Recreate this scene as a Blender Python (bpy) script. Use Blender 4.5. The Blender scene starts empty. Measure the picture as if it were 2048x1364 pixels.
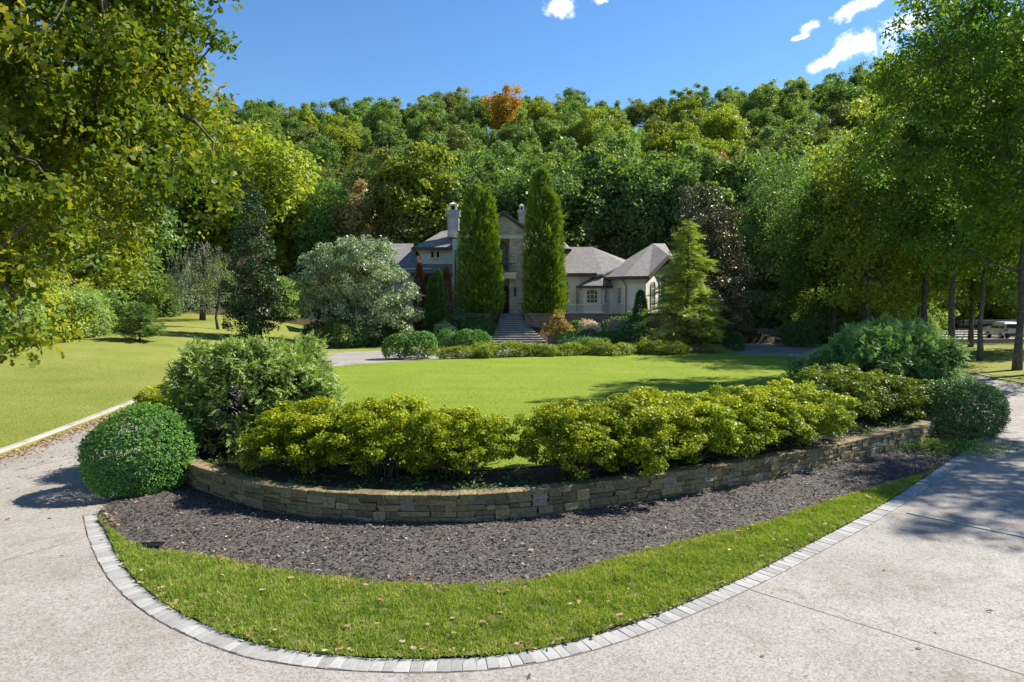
import bpy, math
import numpy as np
from mathutils import Vector
R = math.radians
scene = bpy.context.scene
col = scene.collection

# ------------------------------------------------------------------ camera
FPX = 2048 * 24 / 36.0
PITCH = math.atan(82 / FPX)
CAMZ = 5.0
cam_data = bpy.data.cameras.new('camera')
cam_data.lens = 24; cam_data.sensor_width = 36; cam_data.clip_start = 0.1; cam_data.clip_end = 4000
cam = bpy.data.objects.new('camera', cam_data); col.objects.link(cam)
cam.location = (0, 0, CAMZ); cam.rotation_euler = (R(90) - PITCH, 0, 0)
scene.camera = cam

# ------------------------------------------------------------------ sky, sun, exposure
SUN_EL = R(44); SUN_AZ = R(66)          # azimuth from +Y towards +X
SDIR = (math.sin(SUN_AZ) * math.cos(SUN_EL), math.cos(SUN_AZ) * math.cos(SUN_EL), math.sin(SUN_EL))
world = bpy.data.worlds.new('World'); scene.world = world; world.use_nodes = True
wt = world.node_tree; wt.nodes.clear()
def wn(t, **k):
    n = wt.nodes.new(t)
    for a, v in k.items(): setattr(n, a, v)
    return n
w_out = wn('ShaderNodeOutputWorld'); w_bg = wn('ShaderNodeBackground')
w_sky = wn('ShaderNodeTexSky', sky_type='NISHITA', sun_disc=False, sun_elevation=SUN_EL, sun_rotation=SUN_AZ,
           altitude=300, air_density=1.0, dust_density=0.1, ozone_density=4.0)
w_bg.inputs['Strength'].default_value = 0.090
w_tc = wn('ShaderNodeTexCoord')
sun_data = bpy.data.lights.new('sun', 'SUN'); sun_data.energy = 5.0; sun_data.angle = R(0.53); sun_data.color = (1.0, 0.95, 0.86)
sun = bpy.data.objects.new('sun', sun_data); col.objects.link(sun)
sun.rotation_euler = Vector(SDIR).to_track_quat('Z', 'Y').to_euler(); sun.location = (60, 40, 120)
vs = scene.view_settings
vs.view_transform = 'Standard'; vs.look = 'None'; vs.gamma = 1; vs.use_curve_mapping = False; vs.exposure = 1.05
scene.cycles.max_bounces = 7; scene.cycles.diffuse_bounces = 3; scene.cycles.glossy_bounces = 2; scene.cycles.transmission_bounces = 4; scene.cycles.transparent_max_bounces = 4

# ------------------------------------------------------------------ projecting (photo pixel -> place)
def ray(px, py):
    a = (px - 1024) / FPX; b = (682 - py) / FPX
    return np.array([a, math.cos(PITCH) + b * math.sin(PITCH), -math.sin(PITCH) + b * math.cos(PITCH)])
def P(px, py, d):
    r = ray(px, py); t = d / r[1]
    return np.array([r[0] * t, d, CAMZ + r[2] * t])
def G(px, py, z=0.0):
    r = ray(px, py); t = (z - CAMZ) / r[2]
    return np.array([r[0] * t, r[1] * t, z])
def to_px(p):
    x, y, z = p[0], p[1], p[2] - CAMZ
    f = y * math.cos(PITCH) - z * math.sin(PITCH); u = y * math.sin(PITCH) + z * math.cos(PITCH)
    return 1024 + FPX * x / f, 682 - FPX * u / f

# clouds: white wisps mixed into the sky by direction
def cloud_mask(specs):
    last = None
    nz = wn('ShaderNodeTexNoise'); nz.inputs['Scale'].default_value = 26; nz.inputs['Detail'].default_value = 7; nz.inputs['Roughness'].default_value = 0.62
    wt.links.new(w_tc.outputs['Generated'], nz.inputs['Vector'])
    nz2 = wn('ShaderNodeTexNoise'); nz2.inputs['Scale'].default_value = 9; nz2.inputs['Detail'].default_value = 3
    wt.links.new(w_tc.outputs['Generated'], nz2.inputs['Vector'])
    def math_(op, a, b):
        m = wn('ShaderNodeMath', operation=op)
        for i, v in enumerate((a, b)):
            if v is None: continue
            if isinstance(v, (int, float)): m.inputs[i].default_value = v
            else: wt.links.new(v, m.inputs[i])
        return m.outputs[0]
    for (px, py, a, b, tilt) in specs:
        c = Vector(ray(px, py)).normalized()
        e1 = Vector((0, 0, 1)).cross(c).normalized() * -1; e2 = c.cross(e1) * -1
        ct, st = math.cos(R(tilt)), math.sin(R(tilt))
        t1 = e1 * ct + e2 * st; t2 = e2 * ct - e1 * st
        outs = []
        for t, s in ((t1, a / FPX), (t2, b / FPX)):
            d = wn('ShaderNodeVectorMath', operation='DOT_PRODUCT'); d.inputs[1].default_value = t / s
            wt.links.new(w_tc.outputs['Generated'], d.inputs[0]); outs.append(math_('POWER', math_('ABSOLUTE', d.outputs['Value'], 0), 2.0))
        dc = wn('ShaderNodeVectorMath', operation='DOT_PRODUCT'); dc.inputs[1].default_value = c
        wt.links.new(w_tc.outputs['Generated'], dc.inputs[0])
        r = math_('SQRT', math_('ADD', outs[0], outs[1]), 0)
        v = math_('SUBTRACT', math_('SUBTRACT', 1.0, r), math_('MULTIPLY', math_('LESS_THAN', dc.outputs['Value'], 0.5), 9.0))
        v = math_('MAXIMUM', v, -1.0)
        last = v if last is None else math_('MAXIMUM', last, v)
    v = math_('ADD', math_('MULTIPLY', last, 0.75), math_('MULTIPLY', math_('SUBTRACT', nz.outputs['Fac'], 0.5), 2.6))
    v = math_('ADD', v, math_('MULTIPLY', math_('SUBTRACT', nz2.outputs['Fac'], 0.5), 0.9))
    v = math_('SUBTRACT', v, math_('MULTIPLY', math_('LESS_THAN', last, -0.05), 2.0))
    r = wn('ShaderNodeMapRange', interpolation_type='SMOOTHSTEP'); r.inputs[1].default_value = 0.12; r.inputs[2].default_value = 0.75
    wt.links.new(v, r.inputs[0]); return r.outputs[0]
cm = cloud_mask([(1118, 6, 46, 26, -10), (1690, 24, 72, 15, 16), (1760, -12, 80, 22, 20), (1600, 75, 17, 6, 8), (1652, 124, 52, 17, 22), (1722, 90, 58, 30, 14),
                 (1800, 60, 80, 40, 20), (1205, 2, 30, 10, 0), (300, -180, 260, 60, 10), (2500, 150, 240, 60, 12), (1024, -520, 300, 90, 0), (-700, 60, 260, 60, -8)])
w_mix = wn('ShaderNodeMix', data_type='RGBA')
w_hsv = wn('ShaderNodeHueSaturation'); w_hsv.inputs['Saturation'].default_value = 1.16; w_hsv.inputs['Value'].default_value = 1.0
wt.links.new(w_sky.outputs[0], w_hsv.inputs['Color'])
wt.links.new(w_hsv.outputs[0], w_mix.inputs[6]); w_mix.inputs[7].default_value = (10.5, 10.6, 10.9, 1)
wt.links.new(cm, w_mix.inputs[0]); wt.links.new(w_mix.outputs[2], w_bg.inputs['Color']); wt.links.new(w_bg.outputs[0], w_out.inputs['Surface'])

# ------------------------------------------------------------------ objects
def tag(o, label=None, cat=None, group=None, kind=None):
    if label: o['label'] = label
    if cat: o['category'] = cat
    if group: o['group'] = group
    if kind: o['kind'] = kind
    return o
def obj(name, me, parent=None, loc=(0, 0, 0), rz=0, sc=None):
    o = bpy.data.objects.new(name, me); col.objects.link(o)
    o.location = loc; o.rotation_euler = (0, 0, rz)
    if sc is not None: o.scale = sc if hasattr(sc, '__len__') else (sc, sc, sc)
    if parent is not None: o.parent = parent
    return o
def thing(name, label, cat, loc=(0, 0, 0), rz=0, group=None, sc=None):
    return tag(obj(name, None, None, loc, rz, sc), label, cat, group)
def set_mat(o, m):
    o.material_slots[0].link = 'OBJECT'; o.material_slots[0].material = m
def copy_thing(root, loc, rz=0, sc=1, label=None, group=None, mats=None):
    r = root.copy(); col.objects.link(r); r.location = loc; r.rotation_euler = (0, 0, rz)
    r.scale = sc if hasattr(sc, '__len__') else (sc, sc, sc)
    if label: r['label'] = label
    if group: r['group'] = group
    for ch in KIDS.get(root.name, []):
        c = ch.copy(); col.objects.link(c); c.parent = r
        if mats and ch.name.split('.')[0] in mats: set_mat(c, mats[ch.name.split('.')[0]])
    return r
KIDS = {}
def part(name, me, parent, **k):
    o = obj(name, me, parent, **k); KIDS.setdefault(parent.name, []).append(o); return o

# ------------------------------------------------------------------ mesh building
def mesh_np(name, verts, faces, m=None, rnd=None, smooth=False):
    """faces: int array (F,k), all with k corners"""
    me = bpy.data.meshes.new(name)
    verts = np.asarray(verts, dtype=np.float32); faces = np.asarray(faces, dtype=np.int32)
    k = faces.shape[1]
    me.vertices.add(len(verts)); me.vertices.foreach_set('co', verts.ravel())
    me.loops.add(faces.size); me.loops.foreach_set('vertex_index', faces.ravel())
    me.polygons.add(len(faces)); me.polygons.foreach_set('loop_start', np.arange(0, faces.size, k, dtype=np.int32))
    me.polygons.foreach_set('loop_total', np.full(len(faces), k, dtype=np.int32))
    if smooth: me.polygons.foreach_set('use_smooth', np.ones(len(faces), dtype=bool))
    me.update(calc_edges=True)
    if rnd is not None:
        at = me.attributes.new('rnd', 'FLOAT', 'FACE'); at.data.foreach_set('value', np.asarray(rnd, dtype=np.float32))
    if m is not None: me.materials.append(m)
    return me
class MB:
    def __init__(s): s.v = []; s.f = []
    def add(s, vs_, fs):
        o = len(s.v); s.v += [tuple(map(float, q)) for q in vs_]; s.f += [tuple(o + i for i in f) for f in fs]; return s
    def box(s, x0, x1, y0, y1, z0, z1):
        return s.add([(x0,y0,z0),(x1,y0,z0),(x1,y1,z0),(x0,y1,z0),(x0,y0,z1),(x1,y0,z1),(x1,y1,z1),(x0,y1,z1)],
                     [(0,3,2,1),(4,5,6,7),(0,1,5,4),(1,2,6,5),(2,3,7,6),(3,0,4,7)])
    def prism(s, poly, off):
        """polygon (3-D points) extruded by the vector off"""
        n = len(poly); off = np.asarray(off)
        a = [np.asarray(p, float) for p in poly]
        return s.add(a + [p + off for p in a], [tuple(range(n))[::-1], tuple(range(n, 2 * n))] + [(i, (i + 1) % n, n + (i + 1) % n, n + i) for i in range(n)])
    def tube(s, pts, rad, n=6, cap=True):
        pts = [Vector(p) for p in pts]; rings = []
        up = Vector((0.13, 0.31, 0.94))
        for i, p in enumerate(pts):
            d = (pts[min(i + 1, len(pts) - 1)] - pts[max(i - 1, 0)])
            d = d.normalized() if d.length > 1e-9 else Vector((0, 0, 1))
            u = d.cross(up)
            if u.length < 0.05: u = d.cross(Vector((1, 0, 0)))
            u.normalize(); w = d.cross(u)
            r = rad[i] if hasattr(rad, '__len__') else rad
            rings.append([p + (u * math.cos(a) + w * math.sin(a)) * r for a in [2 * math.pi * k / n for k in range(n)]])
        vs_ = [q for r in rings for q in r]; fs = []
        for i in range(len(pts) - 1):
            for k in range(n):
                fs.append((i * n + k, i * n + (k + 1) % n, (i + 1) * n + (k + 1) % n, (i + 1) * n + k))
        if cap: fs += [tuple(range(n))[::-1], tuple((len(pts) - 1) * n + k for k in range(n))]
        return s.add(vs_, fs)
    def bar(s, a, b, w, h):
        """box along a->b, width w sideways, height h"""
        a = Vector(a); b = Vector(b); d = (b - a).normalized(); u = d.cross(Vector((0, 0, 1)))
        if u.length < 0.02: u = Vector((1, 0, 0))
        u.normalize(); t = u.cross(d)
        q = [a + u * i * w / 2 + t * j * h / 2 for i, j in ((-1,-1),(1,-1),(1,1),(-1,1))]
        return s.prism(q, b - a)
    def mesh(s, name, m, smooth=False, origin=None):
        me = bpy.data.meshes.new(name)
        v = s.v if origin is None else [(p[0] - origin[0], p[1] - origin[1], p[2] - origin[2]) for p in s.v]
        me.from_pydata(v, [], s.f)
        if smooth: me.polygons.foreach_set('use_smooth', [True] * len(me.polygons))
        if m is not None: me.materials.append(m)
        me.update(); return me

# ------------------------------------------------------------------ materials
def new_mat(name):
    m = bpy.data.materials.new(name); m.use_nodes = True
    nt = m.node_tree; nt.nodes.clear()
    out = nt.nodes.new('ShaderNodeOutputMaterial'); b = nt.nodes.new('ShaderNodeBsdfPrincipled')
    nt.links.new(b.outputs[0], out.inputs[0]); return m, nt, b, out
def rgba(c): return (c[0], c[1], c[2], 1)
def ramp(nt, fac, stops, interp='LINEAR'):
    r = nt.nodes.new('ShaderNodeValToRGB'); r.color_ramp.interpolation = interp
    el = r.color_ramp.elements
    el[0].position, el[0].color = stops[0][0], rgba(stops[0][1]); el[1].position, el[1].color = stops[-1][0], rgba(stops[-1][1])
    for p, c in stops[1:-1]:
        e = el.new(p); e.color = rgba(c)
    nt.links.new(fac, r.inputs[0]); return r.outputs[0]
def noise(nt, scale, detail=4, rough=0.55, coord='Object', dist=0):
    t = nt.nodes.new('ShaderNodeTexCoord'); n = nt.nodes.new('ShaderNodeTexNoise')
    n.inputs['Scale'].default_value = scale; n.inputs['Detail'].default_value = detail; n.inputs['Roughness'].default_value = rough
    n.inputs['Distortion'].default_value = dist
    nt.links.new(t.outputs[coord], n.inputs['Vector']); return n.outputs['Fac']
def mixc(nt, fac, a, b, mode='MIX'):
    m = nt.nodes.new('ShaderNodeMix'); m.data_type = 'RGBA'; m.blend_type = mode
    for sock, v in ((0, fac), (6, a), (7, b)):
        if isinstance(v, (int, float)): m.inputs[sock].default_value = v
        elif isinstance(v, tuple): m.inputs[sock].default_value = rgba(v)
        else: nt.links.new(v, m.inputs[sock])
    return m.outputs[2]
def bump(nt, b, h, strength=0.4, dist=0.02):
    n = nt.nodes.new('ShaderNodeBump'); n.inputs['Strength'].default_value = strength; n.inputs['Distance'].default_value = dist
    nt.links.new(h, n.inputs['Height']); nt.links.new(n.outputs[0], b.inputs['Normal'])
def leaf_mat(name, cols, trans=0.38, rough=0.45, objvar=0.22, spec=0.22, tint=(1.15, 1.2, 0.35), gain=2.0):
    cols = [tuple(min(v * gain, .75) for v in c) for c in cols]; rough = max(rough, .42); spec = min(spec, .4) * .7
    m, nt, b, out = new_mat(name)
    a = nt.nodes.new('ShaderNodeAttribute'); a.attribute_name = 'rnd'
    c = ramp(nt, a.outputs['Fac'], [(i / (len(cols) - 1), x) for i, x in enumerate(cols)])
    oi = nt.nodes.new('ShaderNodeObjectInfo'); hs = nt.nodes.new('ShaderNodeHueSaturation')
    mr = nt.nodes.new('ShaderNodeMapRange'); mr.inputs[3].default_value = 1 - objvar; mr.inputs[4].default_value = 1 + objvar
    nt.links.new(oi.outputs['Random'], mr.inputs[0]); nt.links.new(mr.outputs[0], hs.inputs['Value']); nt.links.new(c, hs.inputs['Color'])
    nt.links.new(hs.outputs[0], b.inputs['Base Color'])
    b.inputs['Roughness'].default_value = rough; b.inputs['Specular IOR Level'].default_value = spec
    t = nt.nodes.new('ShaderNodeBsdfTranslucent'); mx = nt.nodes.new('ShaderNodeMixShader'); mx.inputs[0].default_value = trans
    nt.links.new(mixc(nt, 1.0, hs.outputs[0], tint, 'MULTIPLY'), t.inputs[0])
    nt.links.new(b.outputs[0], mx.inputs[1]); nt.links.new(t.outputs[0], mx.inputs[2]); nt.links.new(mx.outputs[0], out.inputs[0])
    return m
def noise_mat(name, stops, scale, rough=0.85, detail=5, bmp=0.3, bdist=0.02, bscale=None, spec=0.3, coord='Object', objvar=0):
    m, nt, b, out = new_mat(name)
    c = ramp(nt, noise(nt, scale, detail, 0.6, coord), stops)
    if objvar:
        oi = nt.nodes.new('ShaderNodeObjectInfo'); hs = nt.nodes.new('ShaderNodeHueSaturation')
        mr = nt.nodes.new('ShaderNodeMapRange'); mr.inputs[3].default_value = 1 - objvar; mr.inputs[4].default_value = 1 + objvar
        nt.links.new(oi.outputs['Random'], mr.inputs[0]); nt.links.new(mr.outputs[0], hs.inputs['Value']); nt.links.new(c, hs.inputs['Color']); c = hs.outputs[0]
    nt.links.new(c, b.inputs['Base Color']); b.inputs['Roughness'].default_value = rough; b.inputs['Specular IOR Level'].default_value = spec
    if bmp: bump(nt, b, noise(nt, bscale or scale * 3, 6, 0.65, coord), bmp, bdist)
    return m
def plain(name, c, rough=0.5, metal=0, spec=0.5):
    m, nt, b, out = new_mat(name)
    b.inputs['Base Color'].default_value = rgba(c); b.inputs['Roughness'].default_value = rough; b.inputs['Metallic'].default_value = metal
    b.inputs['Specular IOR Level'].default_value = spec
    return m

M = {}
# greens
M['oak'] = leaf_mat('oak_leaf', [(.030, .058, .012), (.052, .088, .014), (.085, .115, .012), (.14, .145, .012), (.25, .22, .02)], trans=.46, gain=1.45)
M['oak_right'] = leaf_mat('oak_leaf_dark', [(.022, .050, .014), (.036, .075, .016), (.065, .105, .016), (.12, .14, .016)], trans=.48, gain=2.4)
M['mid'] = leaf_mat('mid_green_leaf', [(.030, .052, .016), (.060, .090, .026), (.105, .142, .040)], trans=.44, gain=2.9)
M['dark'] = leaf_mat('dark_green_leaf', [(.020, .038, .013), (.040, .066, .020), (.070, .100, .030)], trans=.42, gain=3.6)
M['yellow'] = leaf_mat('yellow_green_leaf', [(.065, .090, .018), (.12, .145, .022), (.20, .205, .030)], trans=.44, gain=2.2)
M['olive'] = leaf_mat('olive_leaf', [(.050, .070, .018), (.085, .100, .024), (.130, .130, .035)], trans=.3)
M['rust'] = leaf_mat('rusty_leaf', [(.085, .10, .03), (.16, .125, .055), (.26, .175, .095)], trans=.3, tint=(1.2, .9, .4))
M['orange'] = leaf_mat('orange_leaf', [(.20, .14, .02), (.31, .20, .026), (.40, .26, .035)], gain=1.7, trans=.32, tint=(1.2, .9, .35), objvar=.08)
M['silver'] = leaf_mat('silvery_leaf', [(.10, .14, .065), (.17, .22, .115), (.28, .32, .19)], gain=2.0, trans=.22, rough=.4, spec=.5, tint=(1.1, 1.15, .6))
M['magnolia'] = leaf_mat('magnolia_leaf', [(.024, .042, .015), (.055, .066, .026), (.13, .105, .06), (.21, .165, .10)], gain=1.9, trans=.08, rough=.25, spec=.7)
M['holly'] = leaf_mat('holly_leaf', [(.016, .034, .012), (.030, .054, .018), (.055, .075, .03)], gain=1.5, trans=.12, rough=.25, spec=.7)
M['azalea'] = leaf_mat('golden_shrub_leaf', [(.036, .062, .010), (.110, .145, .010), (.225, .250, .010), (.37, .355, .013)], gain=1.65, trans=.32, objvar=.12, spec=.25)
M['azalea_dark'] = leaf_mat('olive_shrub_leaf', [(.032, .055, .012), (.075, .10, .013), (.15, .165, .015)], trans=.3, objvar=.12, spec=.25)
M['box'] = leaf_mat('boxwood_leaf', [(.022, .062, .014), (.040, .098, .020), (.075, .15, .028)], trans=.25, rough=.4, objvar=.12)
M['box_dark'] = leaf_mat('laurel_leaf', [(.020, .048, .014), (.038, .078, .022), (.064, .11, .032)], trans=.2, rough=.4, objvar=.12)
M['juniper'] = leaf_mat('juniper_spray', [(.045, .078, .022), (.10, .145, .038), (.19, .235, .065)], trans=.3, rough=.6, objvar=.1, tint=(1.1, 1.2, .5))
M['juniper_blue'] = leaf_mat('blue_juniper_spray', [(.030, .066, .024), (.062, .112, .036), (.12, .175, .055)], gain=2.5, trans=.3, rough=.6, objvar=.1, tint=(1.1, 1.2, .55))
M['yew'] = leaf_mat('yew_spray', [(.026, .048, .010), (.075, .105, .012), (.19, .215, .016)], trans=.3, objvar=.12)
M['arbor'] = leaf_mat('arborvitae_spray', [(.038, .068, .010), (.070, .108, .014), (.125, .165, .02)], trans=.34, objvar=.08, gain=2.6)
M['arbor_dark'] = leaf_mat('cone_cypress_spray', [(.022, .062, .012), (.040, .095, .018), (.06, .12, .02)], trans=.25, objvar=.1)
M['cypress_rust'] = leaf_mat('dead_cypress_spray', [(.09, .045, .018), (.19, .075, .03), (.28, .11, .045)], gain=1.5, trans=.2, objvar=.1, tint=(1.2, .8, .4))
M['hemlock'] = leaf_mat('hemlock_spray', [(.085, .125, .028), (.16, .205, .042), (.25, .29, .06)], gain=1.95, trans=.34, objvar=.05)
M['pine'] = leaf_mat('pine_spray', [(.025, .055, .014), (.045, .085, .018), (.08, .12, .025)], trans=.25)
M['maple_gold'] = leaf_mat('golden_maple_leaf', [(.17, .135, .03), (.31, .22, .05), (.42, .33, .09)], gain=1.2, trans=.35, tint=(1.1, 1.0, .4))
M['tan'] = leaf_mat('tan_plume', [(.24, .19, .12), (.40, .32, .22), (.52, .44, .33)], gain=1.4, trans=.3, tint=(1, .95, .7))
M['ivy'] = leaf_mat('ground_cover_leaf', [(.018, .042, .010), (.035, .070, .016), (.07, .11, .03)], trans=.2)
M['grass'] = leaf_mat('grass_blade', [(.11, .165, .018), (.18, .24, .026), (.26, .30, .045), (.34, .33, .10)], gain=1.25, trans=.35, rough=.6, objvar=0, spec=.15)
M['grass_deep'] = leaf_mat('verge_grass_blade', [(.075, .12, .018), (.13, .185, .028), (.20, .24, .045), (.30, .26, .10)], gain=1.7, trans=.35, rough=.6, objvar=0, spec=.15)
M['litter'] = leaf_mat('fallen_leaf', [(.14, .07, .03), (.25, .14, .06), (.40, .27, .14), (.50, .40, .26)], gain=1.0, trans=.1, rough=.7, objvar=0)
M['chip'] = leaf_mat('mulch_chip', [(.018, .015, .013), (.052, .044, .038), (.125, .108, .094), (.42, .37, .32)], gain=1.2, trans=0.0, rough=.7, objvar=0, spec=.4)
M['bark'] = noise_mat('bark', [(.3, (.045, .036, .028)), (.5, (.09, .075, .058)), (.75, (.17, .15, .12))], 6, .95, 6, .8, .04)
M['bark_grey'] = noise_mat('grey_bark', [(.3, (.05, .044, .036)), (.5, (.095, .085, .072)), (.75, (.19, .175, .15))], 5, .95, 6, .8, .03)
M['twig'] = noise_mat('twig_bark', [(.3, (.050, .036, .024)), (.7, (.13, .10, .07))], 8, .95, 4, 0)
# ------------------------------------------------------------------ curves and height
rng = np.random.default_rng(11)
def spline(pts, closed=False, per=14):
    p = [np.asarray(q, float) for q in pts]; n = len(p); out = []
    for i in range(n if closed else n - 1):
        a, b, c, d = (p[(i - 1) % n], p[i], p[(i + 1) % n], p[(i + 2) % n]) if closed else (p[max(i - 1, 0)], p[i], p[i + 1], p[min(i + 2, n - 1)])
        for k in range(per):
            t = k / per
            out.append(0.5 * (2 * b + (c - a) * t + (2 * a - 5 * b + 4 * c - d) * t * t + (3 * b - a - 3 * c + d) * t ** 3))
    if not closed: out.append(p[-1])
    return np.array(out)
def resample(c, n, closed=False):
    q = np.vstack([c, c[:1]]) if closed else c
    s = np.concatenate([[0], np.cumsum(np.linalg.norm(np.diff(q, axis=0), axis=1))])
    t = np.linspace(0, s[-1], n, endpoint=not closed)
    return np.stack([np.interp(t, s, q[:, k]) for k in range(q.shape[1])], 1)
def arclen(c): return np.concatenate([[0], np.cumsum(np.linalg.norm(np.diff(c, axis=0), axis=1))])
def at_arc(c, s, L):
    p = np.array([np.interp(L, s, c[:, k]) for k in range(2)])
    q = np.array([np.interp(L + .15, s, c[:, k]) for k in range(2)]); r = np.array([np.interp(L - .15, s, c[:, k]) for k in range(2)])
    t = q - r; t /= np.linalg.norm(t); return p, t
def sstep(a, b, x):
    t = np.clip((np.asarray(x, float) - a) / (b - a), 0, 1); return t * t * (3 - 2 * t)
def wob(x, y, s, seed=0):
    r = np.random.default_rng(seed); o = 0
    for _ in range(5):
        a = r.uniform(0, 6.28); k = r.uniform(.6, 1.6) / s; ph = r.uniform(0, 6.28)
        o = o + np.sin((np.cos(a) * x + np.sin(a) * y) * k * 6.28 + ph)
    return o / 5
def drive_z(x, y): return 0.5 * sstep(20, 50, y)
def H(x, y):
    x = np.asarray(x, float); y = np.asarray(y, float)
    z = drive_z(x, y) + .10
    z = z + sstep(-16.5, -34, x) * np.interp(y, [18, 30, 50, 80, 110], [0, .25, 1.5, 2.75, 3.2]) * .95
    z = z + sstep(-24, -17, x) * sstep(31, 21, x) * np.interp(y, [67, 74, 90], [0, 2.8, 3.0]) * (1 - sstep(-16.5, -34, x))
    z = z + sstep(28, 60, x) * np.interp(y, [50, 75, 110], [0, .7, 2.5])
    hill = np.interp(y + .10 * np.abs(x - 10), [86, 108, 135, 165, 210, 262, 310, 420, 900], [0, 4.5, 12, 23, 44, 62, 62, 40, 10])
    z = z + hill * (1 + .10 * wob(x, y, 140, 5)) * (1 - .13 * sstep(-15, -110, x))
    side = np.maximum(sstep(-60, -190, x), sstep(70, 200, x)) * sstep(10, 120, y) * 14
    z = z + side + .10 * wob(x, y, 23, 3) * sstep(60, 120, np.hypot(x, y - 30))
    return z

# paver edge (outer line of the kerb setts) from the photograph, then round the back
front_px = [(165, 1030), (178, 1080), (215, 1155), (300, 1232), (450, 1302), (580, 1330), (720, 1343), (860, 1346), (1000, 1338), (1120, 1318), (1230, 1288),
            (1360, 1240), (1500, 1178), (1640, 1105), (1780, 1026), (1870, 965), (1962, 898)]
edge_front = [G(*q)[:2] for q in front_px]
INNER = [np.array(q) for q in [(-12.9, 44.5), (-12.2, 38), (-11.6, 30), (-11.1, 23.5), (-10.6, 18.5)]] + edge_front + \
        [np.array(q) for q in [(19.6, 27.5), (22.2, 33), (23.8, 40), (24, 47), (22.5, 53), (17, 56), (9, 56), (0, 54), (-6, 51), (-10.6, 48)]]
OUTER = [(-19.3, 47), (-18.9, 40), (-17.9, 33.3), (-17.0, 26), (-16.5, 21.5), (-16.2, 17), (-16, 12), (-15.5, 6), (-14, 0), (-11, -6), (-7, -10), (-3, -12), (0, -12.5), (3, -12.5), (8, -12),
         (13, -11), (19, -8), (24, -3), (28, 3), (30.5, 10), (31, 17), (30.5, 24), (29.2, 31), (28.2, 38), (29, 47), (32, 56), (30, 68), (24, 70), (10, 66.5), (0, 65.5), (-8, 62.5), (-15.5, 58)]
assert len(INNER) == len(OUTER), (len(INNER), len(OUTER))
inner = spline(INNER, True, 10); outer = spline(OUTER, True, 10)
NC = len(inner)

# ------------------------------------------------------------------ ground materials
def lawn_mat(name, cA, cB, cC, dry, sc=1.0):
    m, nt, b, out = new_mat(name)
    f1 = noise(nt, .35 * sc, 4, .6); f2 = noise(nt, 9 * sc, 5, .7); f3 = noise(nt, 55 * sc, 3, .7)
    c = ramp(nt, f1, [(.32, cA), (.5, cB), (.68, cC)])
    tcs = nt.nodes.new('ShaderNodeTexCoord'); mps = nt.nodes.new('ShaderNodeMapping'); mps.inputs['Scale'].default_value = (.12, 1.1, 1); mps.inputs['Rotation'].default_value = (0, 0, .35)
    nst = nt.nodes.new('ShaderNodeTexNoise'); nst.inputs['Scale'].default_value = 1.0; nst.inputs['Detail'].default_value = 5; nt.links.new(tcs.outputs['Object'], mps.inputs[0]); nt.links.new(mps.outputs[0], nst.inputs['Vector'])
    c = mixc(nt, .55, c, ramp(nt, nst.outputs['Fac'], [(.35, (.78, .84, .75)), (.65, (1.15, 1.1, 1.15))]), 'MULTIPLY')
    c = mixc(nt, ramp(nt, f2, [(.42, (0, 0, 0)), (.72, (1, 1, 1))]), c, dry)
    c = mixc(nt, .55, c, ramp(nt, f3, [(.3, (.35, .35, .35)), (.7, (1.25, 1.25, 1.25))]), 'MULTIPLY')
    nt.links.new(c, b.inputs['Base Color']); b.inputs['Roughness'].default_value = .9; b.inputs['Specular IOR Level'].default_value = .15
    bump(nt, b, noise(nt, 45 * sc, 4, .75), .9, .05)
    return m, nt, b
M['lawn'] = lawn_mat('lawn', (.17, .262, .016), (.21, .30, .020), (.245, .318, .026), (.28, .31, .05))[0]
M['verge'] = lawn_mat('verge_soil', (.13, .17, .025), (.16, .20, .035), (.19, .215, .05), (.22, .18, .08))[0]
def ground_mat():
    m, nt, b, out = new_mat('ground')
    g = ramp(nt, noise(nt, .22, 5, .6), [(.3, (.165, .205, .038)), (.5, (.225, .243, .052)), (.7, (.27, .265, .07))])
    g = mixc(nt, .5, g, ramp(nt, noise(nt, 40, 3, .7), [(.3, (.4, .4, .4)), (.7, (1.2, 1.2, 1.2))]), 'MULTIPLY')
    l = ramp(nt, noise(nt, 1.4, 6, .7), [(.3, (.030, .026, .014)), (.5, (.060, .046, .025)), (.72, (.10, .075, .04))])
    a = nt.nodes.new('ShaderNodeAttribute'); a.attribute_name = 'wood'
    n2 = noise(nt, .5, 5, .6)
    mt = nt.nodes.new('ShaderNodeMath'); mt.operation = 'MULTIPLY_ADD'; nt.links.new(n2, mt.inputs[0]); mt.inputs[1].default_value = .7; nt.links.new(a.outputs['Fac'], mt.inputs[2])
    f = ramp(nt, mt.outputs[0], [(.78, (0, 0, 0)), (.92, (1, 1, 1))])
    nt.links.new(mixc(nt, f, g, l), b.inputs['Base Color']); b.inputs['Roughness'].default_value = .95; b.inputs['Specular IOR Level'].default_value = .1
    bump(nt, b, noise(nt, 30, 5, .75), .8, .05)
    return m
M['ground'] = ground_mat()
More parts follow.
